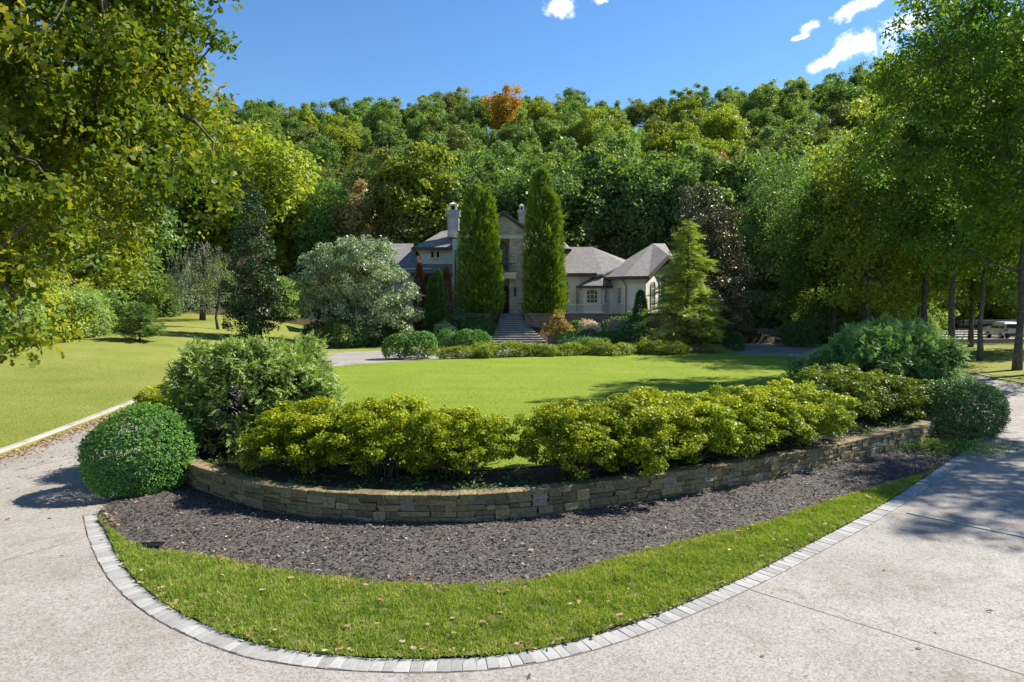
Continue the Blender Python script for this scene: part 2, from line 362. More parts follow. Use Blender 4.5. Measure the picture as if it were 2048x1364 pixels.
def concrete(name, base, light, dark, agg=True):
    m, nt, b, out = new_mat(name)
    c = ramp(nt, noise(nt, .45, 6, .65), [(.28, dark), (.5, base), (.72, light)])
    if agg:
        v = nt.nodes.new('ShaderNodeTexVoronoi'); v.inputs['Scale'].default_value = 42
        t = nt.nodes.new('ShaderNodeTexCoord'); nt.links.new(t.outputs['Object'], v.inputs['Vector'])
        sp = ramp(nt, v.outputs['Color'], [(.15, (.55, .50, .46)), (.45, (.95, .94, .92)), (.8, (1.16, 1.15, 1.15))])
        c = mixc(nt, .75, c, sp, 'MULTIPLY')
        c = mixc(nt, .6, c, ramp(nt, noise(nt, 14, 5, .75), [(.36, (.62, .58, .53)), (.52, (1, 1, 1))]), 'MULTIPLY')
        st = ramp(nt, noise(nt, 1.1, 8, .74, dist=.8), [(.50, (1, 1, 1)), (.70, (.66, .59, .50))])
        c = mixc(nt, .8, c, st, 'MULTIPLY')
    nt.links.new(c, b.inputs['Base Color']); b.inputs['Roughness'].default_value = .85; b.inputs['Specular IOR Level'].default_value = .3
    bump(nt, b, noise(nt, 60, 4, .7), .45, .008)
    return m
M['drive'] = concrete('exposed_aggregate', (.315, .290, .262), (.36, .335, .307), (.255, .230, .203))
M['kerb'] = concrete('kerb_concrete', (.33, .30, .27), (.40, .37, .335), (.21, .18, .15), False)
M['joint'] = noise_mat('joint_sealant', [(.3, (.13, .10, .075)), (.7, (.24, .20, .155))], 6, .9, 4, 0)
M['mulch'] = noise_mat('mulch', [(.28, (.026, .021, .018)), (.46, (.082, .067, .056)), (.60, (.158, .132, .112)), (.78, (.31, .27, .23))], 34, .9, 8, 1.0, .04, 30)
M['bed'] = noise_mat('bed_soil', [(.3, (.035, .025, .018)), (.5, (.075, .055, .038)), (.75, (.17, .13, .09))], 12, .95, 7, .9, .04)
M['gravel_dirt'] = noise_mat('path_dirt', [(.3, (.16, .11, .08)), (.7, (.33, .24, .18))], 9, .95, 7, .6, .02)

# ------------------------------------------------------------------ ground sheet (driveway edge outward to the horizon, and inward under everything)
ctr = np.array([3.0, 30.0])
rings = []; zs = []
for f in (0.0, .35, .7, .97):
    r = ctr + (outer - ctr) * f; rings.append(r); zs.append(drive_z(r[:, 0], r[:, 1]) - .35)
for off in (0, .4, 1, 2, 3.5, 5.5, 8, 11, 14, 18, 22, 27, 32, 38, 45, 52, 60, 70, 80, 92, 105, 120, 135, 150, 170, 190, 215, 240, 270, 310, 360, 430, 550, 800, 1300, 2200):
    d = outer - ctr; dn = d / np.linalg.norm(d, axis=1, keepdims=True)
    r = outer + dn * off; rings.append(r); zz = H(r[:, 0], r[:, 1])
    if off == 0: zz = drive_z(r[:, 0], r[:, 1]) + .07
    zs.append(zz)
gv = np.concatenate([np.column_stack([r, z]) for r, z in zip(rings, zs)])
gf = []
for i in range(len(rings) - 1):
    for k in range(NC):
        gf.append((i * NC + k, i * NC + (k + 1) % NC, (i + 1) * NC + (k + 1) % NC, (i + 1) * NC + k))
me = mesh_np('ground', gv, np.array(gf), M['ground'], smooth=True)
X, Y = gv[:, 0], gv[:, 1]
# wooded floor: everywhere except the open left lawn, the right verge and the near front
left_lawn = sstep(-40 - .12 * (Y - 40) + 2 * wob(X, Y, 30, 1), -36 - .12 * (Y - 40) + 2 * wob(X, Y, 30, 1), X) * sstep(84, 78, Y) * (X < 0)
left_lawn = np.maximum(left_lawn, (X < 0) * sstep(22, 16, Y))
right_lawn = (X > 20) * sstep(66, 62, Y)
front = (np.abs(X) < 60) * (Y < 5)
wood = 1 - np.clip(np.maximum(np.maximum(left_lawn, right_lawn), front), 0, 1)
at = me.attributes.new('wood', 'FLOAT', 'POINT'); at.data.foreach_set('value', wood.astype(np.float32))
tag(obj('ground', me), 'sloping ground with dry lawn and wooded hillside floor', kind='structure')

# ------------------------------------------------------------------ driveway loop
def loft(A, B, n, zf, name, m, closed, bias=None):
    vs_, fs = [], []
    t = np.linspace(0, 1, n)
    for k in t:
        q = A + (B - A) * k; vs_.append(np.column_stack([q, zf(q[:, 0], q[:, 1], k)]))
    N = len(A)
    for i in range(n - 1):
        for k in range(N if closed else N - 1):
            fs.append((i * N + k, i * N + (k + 1) % N, (i + 1) * N + (k + 1) % N, (i + 1) * N + k))
    return mesh_np(name, np.concatenate(vs_), np.array(fs), m, smooth=True)
drive = obj('driveway', loft(inner + (ctr - inner) * .02, outer, 12, lambda x, y, k: drive_z(x, y), 'driveway', M['drive'], True))
tag(drive, 'pale exposed aggregate driveway looping round the island lawn', kind='structure')
def joint(a, b, w=.022, nm='expansion_joint', m=None, z=.004):
    a = np.asarray(a, float); b = np.asarray(b, float); t = (b - a) / np.linalg.norm(b - a); n = np.array([-t[1], t[0]]) * w / 2
    k = max(2, int(np.linalg.norm(b - a) / 1.0)); mb = MB()
    for i in range(k):
        p, q = a + (b - a) * i / k, a + (b - a) * (i + 1) / k
        jp, jq = rng.normal(0, .006, 2)
        mb.add([(*(p + n), drive_z(*p) + z), (*(p - n), drive_z(*p) + z), (*(q - n), drive_z(*q) + z), (*(q + n), drive_z(*q) + z)], [(0, 1, 2, 3)])
    part(nm, mb.mesh(nm, m or M['joint']), drive)
g2 = lambda x, y: G(x, y)[:2]
joint(g2(1495, 1178), g2(2120, 1372)); joint(g2(20, 1118), g2(172, 1074)); joint(g2(640, 1352), g2(600, 1420)); joint(g2(-300, 1250), g2(20, 1118))
joint(g2(30, 940), g2(150, 915)) ; joint(np.array([24, 40]), np.array([28.2, 38]))

# ------------------------------------------------------------------ concrete kerb on the left of the driveway, in cast lengths
kerb = thing('concrete_kerb', 'pale concrete kerb between left lawn and driveway, littered with brown leaves', 'kerb', (-17, 26, 0))
kc = outer[:130]; ks = arclen(kc)
L = 0.0
while L < ks[-1] - 3:
    seg = np.linspace(L, L + 2.98, 6); mb = MB(); ring = []
    for s_ in seg:
        p, t = at_arc(kc, ks, s_); n = np.array([t[1], -t[0]])     # towards the lawn
        if np.dot(n, p - ctr) < 0: n = -n
        z = float(drive_z(*p)); zt = z + .13
        prof = [(-.04, z - .1), (-.03, z + .02), (.02, zt), (.20, zt + .012), (.24, zt - .01), (.25, z - .1)]
        ring.append([(p[0] + n[0] * o, p[1] + n[1] * o, zz) for o, zz in prof])
    npf = 6; vs_ = [q for r in ring for q in r]; fs = []
    for i in range(len(ring) - 1):
        for k in range(npf): fs.append((i * npf + k, i * npf + (k + 1) % npf, (i + 1) * npf + (k + 1) % npf, (i + 1) * npf + k))
    fs += [tuple(range(npf))[::-1], tuple((len(ring) - 1) * npf + k for k in range(npf))]
    mb.add(vs_, fs); part('kerb_segment', mb.mesh('kerb_segment', M['kerb'], origin=(-17, 26, 0)), kerb)
    L += 3.0
# low kerb on the right verge
rk = thing('low_kerb', 'low concrete kerb along the shaded right verge under the trees', 'kerb', (28.5, 38, 0))
kc2 = outer[215:275]; ks2 = arclen(kc2); L = 0.
while L < ks2[-1] - 3:
    mb = MB()
    (p, t), (q, t2) = at_arc(kc2, ks2, L + .01), at_arc(kc2, ks2, L + 2.97)
    n = np.array([t[1], -t[0]]); n = n if np.dot(n, p - ctr) > 0 else -n
    z = float(drive_z(*p)); z2 = float(drive_z(*q))
    mb.prism([(p[0], p[1], z - .1), (p[0] + n[0] * .2, p[1] + n[1] * .2, z - .1), (p[0] + n[0] * .2, p[1] + n[1] * .2, z + .12), (p[0] + n[0] * .03, p[1] + n[1] * .03, z + .12)], (q[0] - p[0], q[1] - p[1], z2 - z))
    part('kerb_segment', mb.mesh('kerb_segment', M['kerb'], origin=(28.5, 38, 0)), rk); L += 3.0

# ------------------------------------------------------------------ island: mulch base
isl_c = np.array([2.0, 27.0])
mul_in = inner + (isl_c - inner) * .6
def mulch_z(x, y, k=0): return drive_z(x, y) + .02 + .03 * sstep(.0, .1, k) + .02 * wob(x, y, 1.1, 8)
island = inner - 0
nin = inner + (isl_c - inner) / np.linalg.norm(isl_c - inner, axis=1, keepdims=True) * .36    # inside the setts
tag(obj('mulch_bed', loft(nin, mul_in, 40, mulch_z, 'mulch_bed', M['mulch'], True)), 'dark shredded mulch bed below the curved stone wall', kind='structure')

# front curve of the retaining wall (foot of its face)
wall_px = [(372, 965), (430, 990), (520, 1018), (650, 1036), (800, 1043), (950, 1042), (1100, 1029), (1205, 1014), (1300, 1000), (1400, 984), (1512, 964), (1600, 946), (1700, 922), (1800, 896), (1855, 880)]
wall_pts = [np.array([-10.7, 23.5]), np.array([-10.2, 21.0])] + [G(x, y, .05)[:2] for x, y in wall_px] + [np.array([19.2, 29.6]), np.array([20.6, 32.5])]
wallc = spline(wall_pts, False, 12); walls = arclen(wallc)
WALL_TOP = .66
island_pts = wall_pts + [np.array(q) for q in [(22.6, 38), (23.4, 43), (23, 47.5), (21, 52), (16, 55.2), (9, 55.2), (0, 53.2), (-6, 50.3), (-10, 47), (-12.2, 43.5), (-11.7, 38), (-11.1, 30)]]
islc = spline(island_pts, True, 8)
def lawn_z(x, y): return .56 + .10 * sstep(20, 56, y) + .015 * wob(x, y, 9, 4)
# raised bed soil (behind the wall) and lawn overlay
dirn = (isl_c + np.array([0, 4]) - islc); dirn /= np.linalg.norm(dirn, axis=1, keepdims=True)
ib = islc + dirn * .18
def fill(c, zf, name, m, fr=(0, .05, .12, .25, .4, .55, .7, .85, .96, .999)):
    cc = c.mean(0); vs_, fs = [], []; N = len(c)
    for f in fr:
        q = c + (cc - c) * f; vs_.append(np.column_stack([q, zf(q[:, 0], q[:, 1], f)]))
    for i in range(len(fr) - 1):
        for k in range(N): fs.append((i * N + k, i * N + (k + 1) % N, (i + 1) * N + (k + 1) % N, (i + 1) * N + k))
    return mesh_np(name, np.concatenate(vs_), np.array(fs), m, smooth=True)
def bedz(x, y, f): return np.where(f == 0, drive_z(x, y) - .05, lawn_z(x, y) + .0) if f == 0 else lawn_z(x, y) + .01 * wob(x, y, .9, 2)
tag(obj('planting_bed', fill(ib, bedz, 'planting_bed', M['bed'], (0, .004, .03, .07, .12, .2, .3, .5, .7, .9, .999))), 'raised soil bed behind the curved stone wall', kind='structure')
inset = np.where(islc[:, 1] < 21, 2.5, np.where(islc[:, 1] < 32, 2.2, np.where((islc[:, 1] > 50) & (islc[:, 0] > -9) & (islc[:, 0] < 12), 1.9, .25)))
kk = np.ones(15) / 15; inset = np.convolve(np.concatenate([inset[-7:], inset, inset[:7]]), kk, 'valid')
lawnc = islc + dirn * (inset + .05)[:, None]
tag(obj('island_lawn', fill(lawnc, lambda x, y, f: lawn_z(x, y) + .03 + .012 * sstep(0, .1, f), 'island_lawn', M['lawn'], (0, .02, .05, .12, .25, .4, .55, .7, .85, .96, .999))), 'bright green mown lawn in the middle of the island', kind='structure')

# verge strip of grass between the setts and the mulch
mulch_edge = [G(x, y, .03)[:2] for x, y in [(196, 1040), (225, 1066), (290, 1098), (400, 1112), (520, 1137), (700, 1162), (850, 1174), (960, 1173), (1100, 1156), (1250, 1116), (1350, 1089), (1450, 1066), (1550, 1041), (1650, 1007), (1750, 977), (1820, 957), (1866, 949)]]
fe = spline(edge_front, False, 12)
fn = np.gradient(fe, axis=0); fn = np.column_stack([-fn[:, 1], fn[:, 0]]); fn /= np.linalg.norm(fn, axis=1, keepdims=True)
fn = np.where(((isl_c - fe) * fn).sum(1, keepdims=True) < 0, -fn, fn)
sett_in = fe + fn * .345
me_c = resample(spline(mulch_edge, False, 12), 160)
s0 = int(np.argmin(np.linalg.norm(sett_in - me_c[0], axis=1))); s1 = int(np.argmin(np.linalg.norm(sett_in - me_c[-1], axis=1)))
si_c = resample(sett_in[s0:s1 + 1], 160)
me_c = me_c + np.column_stack([.05 * wob(me_c[:, 0], me_c[:, 1], .5, 2), .05 * wob(me_c[:, 0], me_c[:, 1], .4, 6)])
vz = lambda x, y, k=0: drive_z(x, y) + .045 + .03 * math.sin(3.14 * min(max(k, 0), 1)) + .012 * wob(x, y, 1.3, 9)
tag(obj('verge_lawn', loft(si_c, me_c, 14, vz, 'verge_lawn', M['verge'], False)), 'curved strip of green grass along the paver edging', kind='structure')

# ------------------------------------------------------------------ granite setts along the driveway edge
def irregular_box(seed, jit=.06, bev=.10, mat_=None, nm='stone'):
    r = np.random.default_rng(seed); mb = MB()
    b = bev; lo, hi = -.5, .5
    def ring(z, ins):
        pts = []
        for cx, cy in ((lo, lo), (hi, lo), (hi, hi), (lo, hi)):
            pts.append((cx * (1 - ins) + r.normal(0, jit * .5), cy * (1 - ins) + r.normal(0, jit * .5), z + r.normal(0, jit * .25)))
        return pts
    v = ring(-.5, b) + ring(-.5 + b, 0) + ring(.5 - b, 0) + ring(.5, b * 1.6)
    f = [(3, 2, 1, 0), (12, 13, 14, 15)]
    for i in range(3):
        for k in range(4): f.append((i * 4 + k, i * 4 + (k + 1) % 4, i * 4 + 4 + (k + 1) % 4, i * 4 + 4 + k))
    return mb.add(v, f).mesh(nm, mat_)
M['sett'] = noise_mat('granite_sett', [(.3, (.24, .232, .22)), (.5, (.315, .305, .288)), (.72, (.395, .38, .36))], 1.6, .8, 7, .35, .01, 30, objvar=.20, coord='Object')
sett_meshes = [irregular_box(100 + i, .025, .045, M['sett'], 'sett') for i in range(7)]
edging = thing('sett_edging', 'pale granite setts set side by side along the inner driveway edge', 'edging', (0, 9.5, 0))
fs_ = arclen(fe); L = .1; nset = 0
while L < fs_[-1] - .1:
    w = rng.uniform(.150, .205)
    p, t = at_arc(fe, fs_, L + w / 2); n = np.array([-t[1], t[0]]); n = n if np.dot(n, isl_c - p) > 0 else -n
    c = p + n * .17
    o = part('sett', sett_meshes[nset % 7], edging, loc=(c[0], c[1] - 9.5, float(drive_z(*c)) + .0 + rng.normal(0, .003) - .020), rz=math.atan2(t[1], t[0]) + rng.normal(0, .02))
    o.scale = (w - .008, .325 + rng.normal(0, .012), .075); nset += 1; L += w
# joint bed below the setts
mb_c = loft(fe + fn * -.005, fe + fn * .345, 3, lambda x, y, k: drive_z(x, y) + .006, 'joint_bed', M['joint'], False)
for v in mb_c.vertices: v.co.y -= 9.5
part('joint_bed', mb_c, edging)
# band of setts across the driveway on the right
band = thing('sett_band', 'single row of pale setts crossing the right driveway', 'edging', (*g2(1900, 1045), 0))
a, b = g2(1786, 1020), g2(2048, 1074); dv = (b - a) / np.linalg.norm(b - a); L = .3
while L < 15:
    w = rng.uniform(.26, .42); p = a + dv * (L + w / 2)
    o = part('sett', sett_meshes[int(rng.integers(7))], band, loc=(p[0] - band.location.x, p[1] - band.location.y, .0), rz=math.atan2(dv[1], dv[0]) + rng.normal(0, .01))
    o.scale = (w - .02, .13, .045); L += w

# ------------------------------------------------------------------ curved retaining wall
M['stone'] = noise_mat('wall_stone', [(.25, (.06, .050, .022)), (.42, (.155, .120, .058)), (.58, (.25, .195, .10)), (.8, (.37, .30, .17))], 4.2, .9, 7, .7, .02, 18, objvar=.30)
M['stone_ochre'] = noise_mat('wall_stone_ochre', [(.25, (.13, .085, .04)), (.5, (.30, .215, .105)), (.8, (.42, .32, .18))], 4, .9, 7, .7, .02, 18, objvar=.25)
M['stone_grey'] = noise_mat('wall_stone_grey', [(.25, (.10, .09, .07)), (.5, (.22, .195, .15)), (.8, (.38, .345, .28))], 4, .9, 7, .7, .02, 18, objvar=.25)
M['mortar'] = noise_mat('wall_core', [(.3, (.030, .025, .018)), (.7, (.075, .062, .045))], 9, .95, 5, .5)
st_mesh = {k: [irregular_box(200 + i + j * 20, .10, .10, M[k], 'stone') for i in range(6)] for j, k in enumerate(('stone', 'stone_ochre', 'stone_grey'))}
rwall = thing('retaining_wall', 'low curved dry stone retaining wall below the golden shrubs', 'wall', (0, 16, 0))
def wall_frame(L):
    p, t = at_arc(wallc, walls, L); n = np.array([t[1], -t[0]]); n = n if np.dot(n, isl_c - p) < 0 else -n
    return p, t, n
core = MB(); ring = []
for L in np.linspace(0.05, walls[-1] - .05, 120):
    p, t, n = wall_frame(L); z = float(drive_z(*p)) - .1
    ring.append([(*(p - n * .05), z), (*(p - n * .05), WALL_TOP - .07), (*(p - n * .35), WALL_TOP - .07), (*(p - n * .35), z)])
core.add([q for r in ring for q in r], [(i * 4 + k, i * 4 + (k + 1) % 4, i * 4 + 4 + (k + 1) % 4, i * 4 + 4 + k) for i in range(119) for k in range(4)])
part('wall_core', core.mesh('wall_core', M['mortar'], origin=(0, 16, 0)), rwall)
stones = []
def stone_kind():
    u = rng.random(); return 'stone' if u < .70 else ('stone_ochre' if u < .90 else 'stone_grey')
def put(L, w, z0, z1, depth=.22, prd=0.0):
    stones.append((L + w / 2, w, z0, z1, depth, rng.normal(.0, .012) + prd, stone_kind()))
top = WALL_TOP - .09
for band_i, (za, zb) in enumerate(((-.02, .285), (.285, top))):
    L = rng.uniform(0, .2)
    while L < walls[-1] - .4:
        u = rng.random()
        if u < .24: w = rng.uniform(.24, .40); put(L, w, za, zb)
        elif u < .45:
            w = rng.uniform(.45, .75); m_ = za + (zb - za) * rng.uniform(.38, .62); k = rng.uniform(.35, .65)
            put(L, w, za, m_); put(L, w * k, m_, zb); put(L + w * k, w * (1 - k), m_, zb)
        elif u < .64:
            w = rng.uniform(.45, .75); m_ = za + (zb - za) * rng.uniform(.38, .62); k = rng.uniform(.35, .65)
            put(L, w, m_, zb); put(L, w * k, za, m_); put(L + w * k, w * (1 - k), za, m_)
        elif u < .93:
            w = rng.uniform(.26, .46); m_ = za + (zb - za) * rng.uniform(.35, .65); put(L, w, za, m_); put(L, w, m_, zb)
        else:
            w = rng.uniform(.3, .5); h = (zb - za) / 3; put(L, w, za, za + h); put(L, w, za + h, za + 2 * h); put(L, w, za + 2 * h, zb)
        L += w
scored = []
for s in stones:
    p, t, n = wall_frame(s[0]); px, py = to_px((p[0], p[1], .3)); vis = 375 < px < 1870
    scored.append(((s[1] * (s[3] - s[2])) / (p[1] ** 2) if vis else 0, s, p, t, n))
scored.sort(key=lambda q: -q[0])
rest = MB()
def st_verts(me_, c, rz, scl):
    ct, s_t = math.cos(rz), math.sin(rz); o = []
    for v in me_.vertices:
        x, y, z = v.co.x * scl[0], v.co.y * scl[1], v.co.z * scl[2]; o.append((c[0] + x * ct - y * s_t, c[1] + x * s_t + y * ct, c[2] + z))
    return o
for i, (sc_, s, p, t, n) in enumerate(scored):
    L, w, z0, z1, dp, pr, kd = s
    zb = float(drive_z(*p)) ; c = p + n * (pr - dp / 2 + .02); rz = math.atan2(t[1], t[0]) + rng.normal(0, .03)
    me_ = st_mesh[kd][int(rng.integers(6))]; scl = (w - .012, dp, z1 - z0 - .010)
    if i < 300:
        o = part('stone', me_, rwall, loc=(c[0], c[1] - 16, (z0 + z1) / 2), rz=rz); o.scale = scl
    else:
        rest.add(st_verts(me_, (c[0], c[1] - 16, (z0 + z1) / 2), rz, scl), [tuple(f.vertices) for f in me_.polygons])
tag(part('small_stones', rest.mesh('small_stones', M['stone']), rwall), kind='stuff')
cap_m = [irregular_box(300 + i, .05, .08, M['stone'], 'cap_stone') for i in range(6)]
L = .05
while L < walls[-1] - .5:
    w = rng.uniform(.26, .55); p, t, n = wall_frame(L + w / 2); c = p + n * (.045 - .21 + rng.normal(0, .012))
    o = part('cap_stone', cap_m[int(rng.integers(6))], rwall, loc=(c[0], c[1] - 16, WALL_TOP - .045), rz=math.atan2(t[1], t[0]) + rng.normal(0, .02)); o.scale = (w - .012, .40, .115 + rng.normal(0, .006)); L += w
# little drain grate in the mulch
gp = G(296, 1093, .05); grate = thing('drain_grate', 'small dark metal drain grate at the mulch edge', 'grate', tuple(gp), rz=.15)
M['iron'] = plain('black_iron', (.02, .02, .022), .5, .6)
mb = MB(); mb.box(-.26, .26, -.12, -.10, 0, .05).box(-.26, .26, .10, .12, 0, .05).box(-.26, -.24, -.1, .1, 0, .05).box(.24, .26, -.1, .1, 0, .05); part('frame', mb.mesh('frame', M['iron']), grate)
bar_me = MB().box(-.007, .007, -.1, .1, .01, .045).mesh('bar', M['iron'])
for i in range(12): part('bar', bar_me, grate, loc=(-.22 + i * .04, 0, 0))
# ------------------------------------------------------------------ house
def bricky(name, c1, c2, mortar, scale, bw, bh, rough=.9, coord='Object', bmp=.5, noisec=.5):
    m, nt, b, out = new_mat(name)
    t = nt.nodes.new('ShaderNodeTexCoord'); mp = nt.nodes.new('ShaderNodeMapping'); mp.inputs['Rotation'].default_value = (R(90), 0, 0)
    nt.links.new(t.outputs[coord], mp.inputs[0])
    bt = nt.nodes.new('ShaderNodeTexBrick'); bt.inputs['Scale'].default_value = scale; bt.inputs['Brick Width'].default_value = bw; bt.inputs['Row Height'].default_value = bh
    bt.inputs['Color1'].default_value = rgba(c1); bt.inputs['Color2'].default_value = rgba(c2); bt.inputs['Mortar'].default_value = rgba(mortar)
    bt.inputs['Mortar Size'].default_value = .012; bt.offset = .37; bt.squash = 1.4; bt.squash_frequency = 3
    nt.links.new(mp.outputs[0], bt.inputs['Vector'])
    c = mixc(nt, noisec, bt.outputs['Color'], ramp(nt, noise(nt, 2.2, 6, .7), [(.3, (.6, .58, .55)), (.7, (1.25, 1.22, 1.18))]), 'MULTIPLY')
    nt.links.new(c, b.inputs['Base Color']); b.inputs['Roughness'].default_value = rough
    bump(nt, b, bt.outputs['Fac'], -bmp, .03); return m
M['ledge'] = bricky('ledge_stone', (.70, .65, .55), (.42, .38, .31), (.16, .145, .12), 1.0, .42, .15)
M['terrace_stone'] = bricky('terrace_stone', (.30, .20, .15), (.20, .14, .11), (.10, .075, .06), 1.0, .5, .2)
M['court_stone'] = bricky('court_stone', (.52, .42, .31), (.40, .32, .24), (.22, .18, .14), 1.0, .5, .2)
M['shingle'] = bricky('roof_shingle', (.26, .235, .22), (.20, .182, .172), (.14, .13, .125), 1.0, .34, .16, .95, 'Object', .3)
M['stucco'] = noise_mat('stucco', [(.3, (.68, .625, .53)), (.7, (.78, .72, .62))], 1.4, .9, 6, .25, .01, 30)
M['stucco_grey'] = noise_mat('limestone', [(.3, (.45, .45, .44)), (.5, (.60, .59, .57)), (.75, (.70, .69, .66))], 1.2, .9, 7, .25, .01, 30)
M['trim_pale'] = noise_mat('pale_trim', [(.3, (.58, .54, .46)), (.7, (.70, .655, .58))], 2, .8, 5, .1)
M['chimney_stone'] = noise_mat('chimney_stone', [(.3, (.22, .22, .215)), (.5, (.36, .36, .35)), (.75, (.50, .495, .48))], 1.6, .9, 7, .3, .01, 30)
M['fascia'] = noise_mat('brown_fascia', [(.3, (.060, .042, .036)), (.7, (.095, .068, .058))], 2, .6, 4, 0)
M['gutter'] = plain('dark_downspout', (.045, .034, .03), .5)
M['glass'] = plain('window_glass', (.010, .014, .014), .08, 0, .28)
M['frame'] = plain('window_frame', (.66, .62, .55), .6)
M['frame_dark'] = plain('dark_window_frame', (.10, .095, .085), .6)
M['door'] = noise_mat('dark_door_wood', [(.3, (.018, .012, .010)), (.7, (.04, .026, .02))], 5, .5, 5, .1)
M['iron_rail'] = plain('iron_railing', (.025, .028, .03), .5, .4)
M['step_stone'] = noise_mat('step_stone', [(.3, (.10, .09, .08)), (.5, (.17, .155, .135)), (.75, (.25, .23, .205))], 2.5, .85, 7, .4, .01, 30)
M['step_tread_lit'] = noise_mat('step_tread_lit', [(.3, (.30, .28, .25)), (.7, (.46, .43, .39))], 2.5, .85, 6, .3, .01, 30)  # pale treads over dark step_stone risers: light and shade put into the colour
M['metal_flash'] = plain('pale_flashing', (.55, .53, .50), .5)
D0 = 74.0
HB = P(1006, 627, D0)
house = thing('stone_villa', 'stone and stucco villa with brown hipped roofs behind tall conifers', 'house', tuple(HB))
def hp(name, mb, m, parent=None, smooth=False, lab=None):
    o = part(name, mb.mesh(name, m, smooth, origin=None if parent else HB), parent or house)
    if parent:
        o.data.transform(__import__('mathutils').Matrix.Translation((-HB[0], -HB[1], -HB[2])))
    if lab: o['label'] = lab
    return o
def slab(poly, d, depth, mb=None):
    mb = mb or MB(); return mb.prism([P(x, y, d) for x, y in poly], (0, depth, 0))
def rect(x0, x1, y0, y1, d, depth, mb=None): return slab([(x0, y1), (x1, y1), (x1, y0), (x0, y0)], d, depth, mb)
def faces3(polys, thick=(0, 0, -.14)):
    mb = MB()
    for pl in polys: mb.prism(pl, thick)
    return mb
def window(name, cx, y0, y1, w, d, cols=2, rows=3, arch=0, mframe='frame', parent=None, ang=0, fw=.10):
    """window on a wall facing the drive; cx, y0 (top), y1 (bottom) in pixels, w in pixels; ang turns it about z"""
    base = P(cx, y1, d); s = d / FPX; W = w * s; Hh = (y1 - y0) * s; A = arch * W / 2
    ca, sa = math.cos(ang), math.sin(ang)
    def L(x, y, z): return (base[0] + x * ca - y * sa, base[1] + x * sa + y * ca, base[2] + z)
    def outline(inset):
        pts = [(-W / 2 + inset, inset), (W / 2 - inset, inset)]
        if A > 0:
            n = 8
            for i in range(n + 1):
                a = math.pi * i / n; pts.append(((W / 2 - inset) * math.cos(a), Hh - A - inset + A * math.sin(a)))
        else: pts += [(W / 2 - inset, Hh - inset), (-W / 2 + inset, Hh - inset)]
        return pts
    o_, i_ = outline(0), outline(fw); n = len(o_); mb = MB()
    v = [L(x, -.12, z) for x, z in o_] + [L(x, -.12, z) for x, z in i_] + [L(x, .05, z) for x, z in i_] + [L(x, .05, z) for x, z in o_]
    f = []
    for k in range(n):
        j = (k + 1) % n; f += [(k, j, n + j, n + k), (n + k, n + j, 2 * n + j, 2 * n + k), (3 * n + k, 3 * n + j, j, k)]
    mb.add(v, f); wf = hp(name, mb, M[mframe])
    hp('pane', MB().add([L(x, -.03, z) for x, z in outline(fw * .5)], [tuple(range(n))]), M['glass'], wf)
    for k in range(1, cols):
        x = -W / 2 + W * k / cols; hp('mullion', MB().prism([L(x - .03, -.08, fw), L(x + .03, -.08, fw), L(x + .03, -.08, Hh - fw - (A * .25 if A else 0)), L(x - .03, -.08, Hh - fw - (A * .25 if A else 0))], (-.04 * sa, .04 * ca, 0)), M[mframe], wf)
    for k in range(1, rows):
        z = (Hh - (A * .6)) * k / rows; hp('mullion', MB().prism([L(-W / 2 + fw, -.075, z - .03), L(W / 2 - fw, -.075, z - .03), L(W / 2 - fw, -.075, z + .03), L(-W / 2 + fw, -.075, z + .03)], (-.04 * sa, .04 * ca, 0)), M[mframe], wf)
    hp('sill', MB().prism([L(-W / 2 - .12, -.22, -.16), L(W / 2 + .12, -.22, -.16), L(W / 2 + .12, -.22, 0), L(-W / 2 - .12, -.22, 0)], (-.25 * sa, .25 * ca, 0)), M['trim_pale'], wf)
    return wf
GR = 640     # wall foot, hidden behind planting
# --- central portico
hp('wall', rect(962, 985, 462, GR, D0, 2.4), M['ledge'], lab='pale ledge stone pier of the portico')
hp('wall', rect(1019, 1048, 462, GR, D0, 2.4), M['ledge'], lab='pale ledge stone pier beside the entrance')
hp('wall', slab([(962, 470), (1048, 470), (1048, 455), (1006, 429), (962, 455)], D0 + .02, .8), M['ledge'], lab='stone gable over the balcony')
hp('wall', rect(978, 1026, 466, GR, D0 + 2.35, .3), M['stucco'])
hp('ceiling', rect(985, 1019, 470, 474, D0 + .1, 2.3), M['stucco'])
hp('entablature', rect(958, 1049, 470, 477, D0 - .25, .5), M['trim_pale'])
hp('portico_roof', faces3([[P(1006, 421, D0 - .5), P(1060, 459, D0 - .5), P(1060, 459, D0 - .5) + (0, 12, 0), P(1006, 421, D0 - .5) + (0, 12, 0)],
                   [P(1006, 421, D0 - .5) + (0, 12, 0), P(952, 459, D0 - .5) + (0, 12, 0), P(952, 459, D0 - .5), P(1006, 421, D0 - .5)]]), M['shingle'])
rk_ = MB()
for sx in (1, -1):
    slab([(1006, 423), (1006 + sx * 54, 461), (1006 + sx * 54, 467), (1006, 430)][::sx], D0 - .55, .45, rk_)
hp('bargeboard', rk_, M['fascia'])
hp('balcony', rect(976, 1034, 545, 549, D0 - 1.1, 3.4, rect(978, 1032, 549, 557, D0 - .9, 3.2)), M['trim_pale'])
rail = MB(); zt, zb = P(0, 526, D0 - 1)[2], P(0, 543, D0 - 1)[2]
xs = np.linspace(P(981, 540, D0 - 1)[0], P(1030, 540, D0 - 1)[0], 22)
yb = [D0 - .9 - .25 * math.sin(math.pi * i / 21) for i in range(22)]
rail.tube([(x, y, zt) for x, y in zip(xs, yb)], .035); rail.tube([(x, y, zb) for x, y in zip(xs, yb)], .03)
ro = hp('balcony_railing', rail, M['iron_rail'])
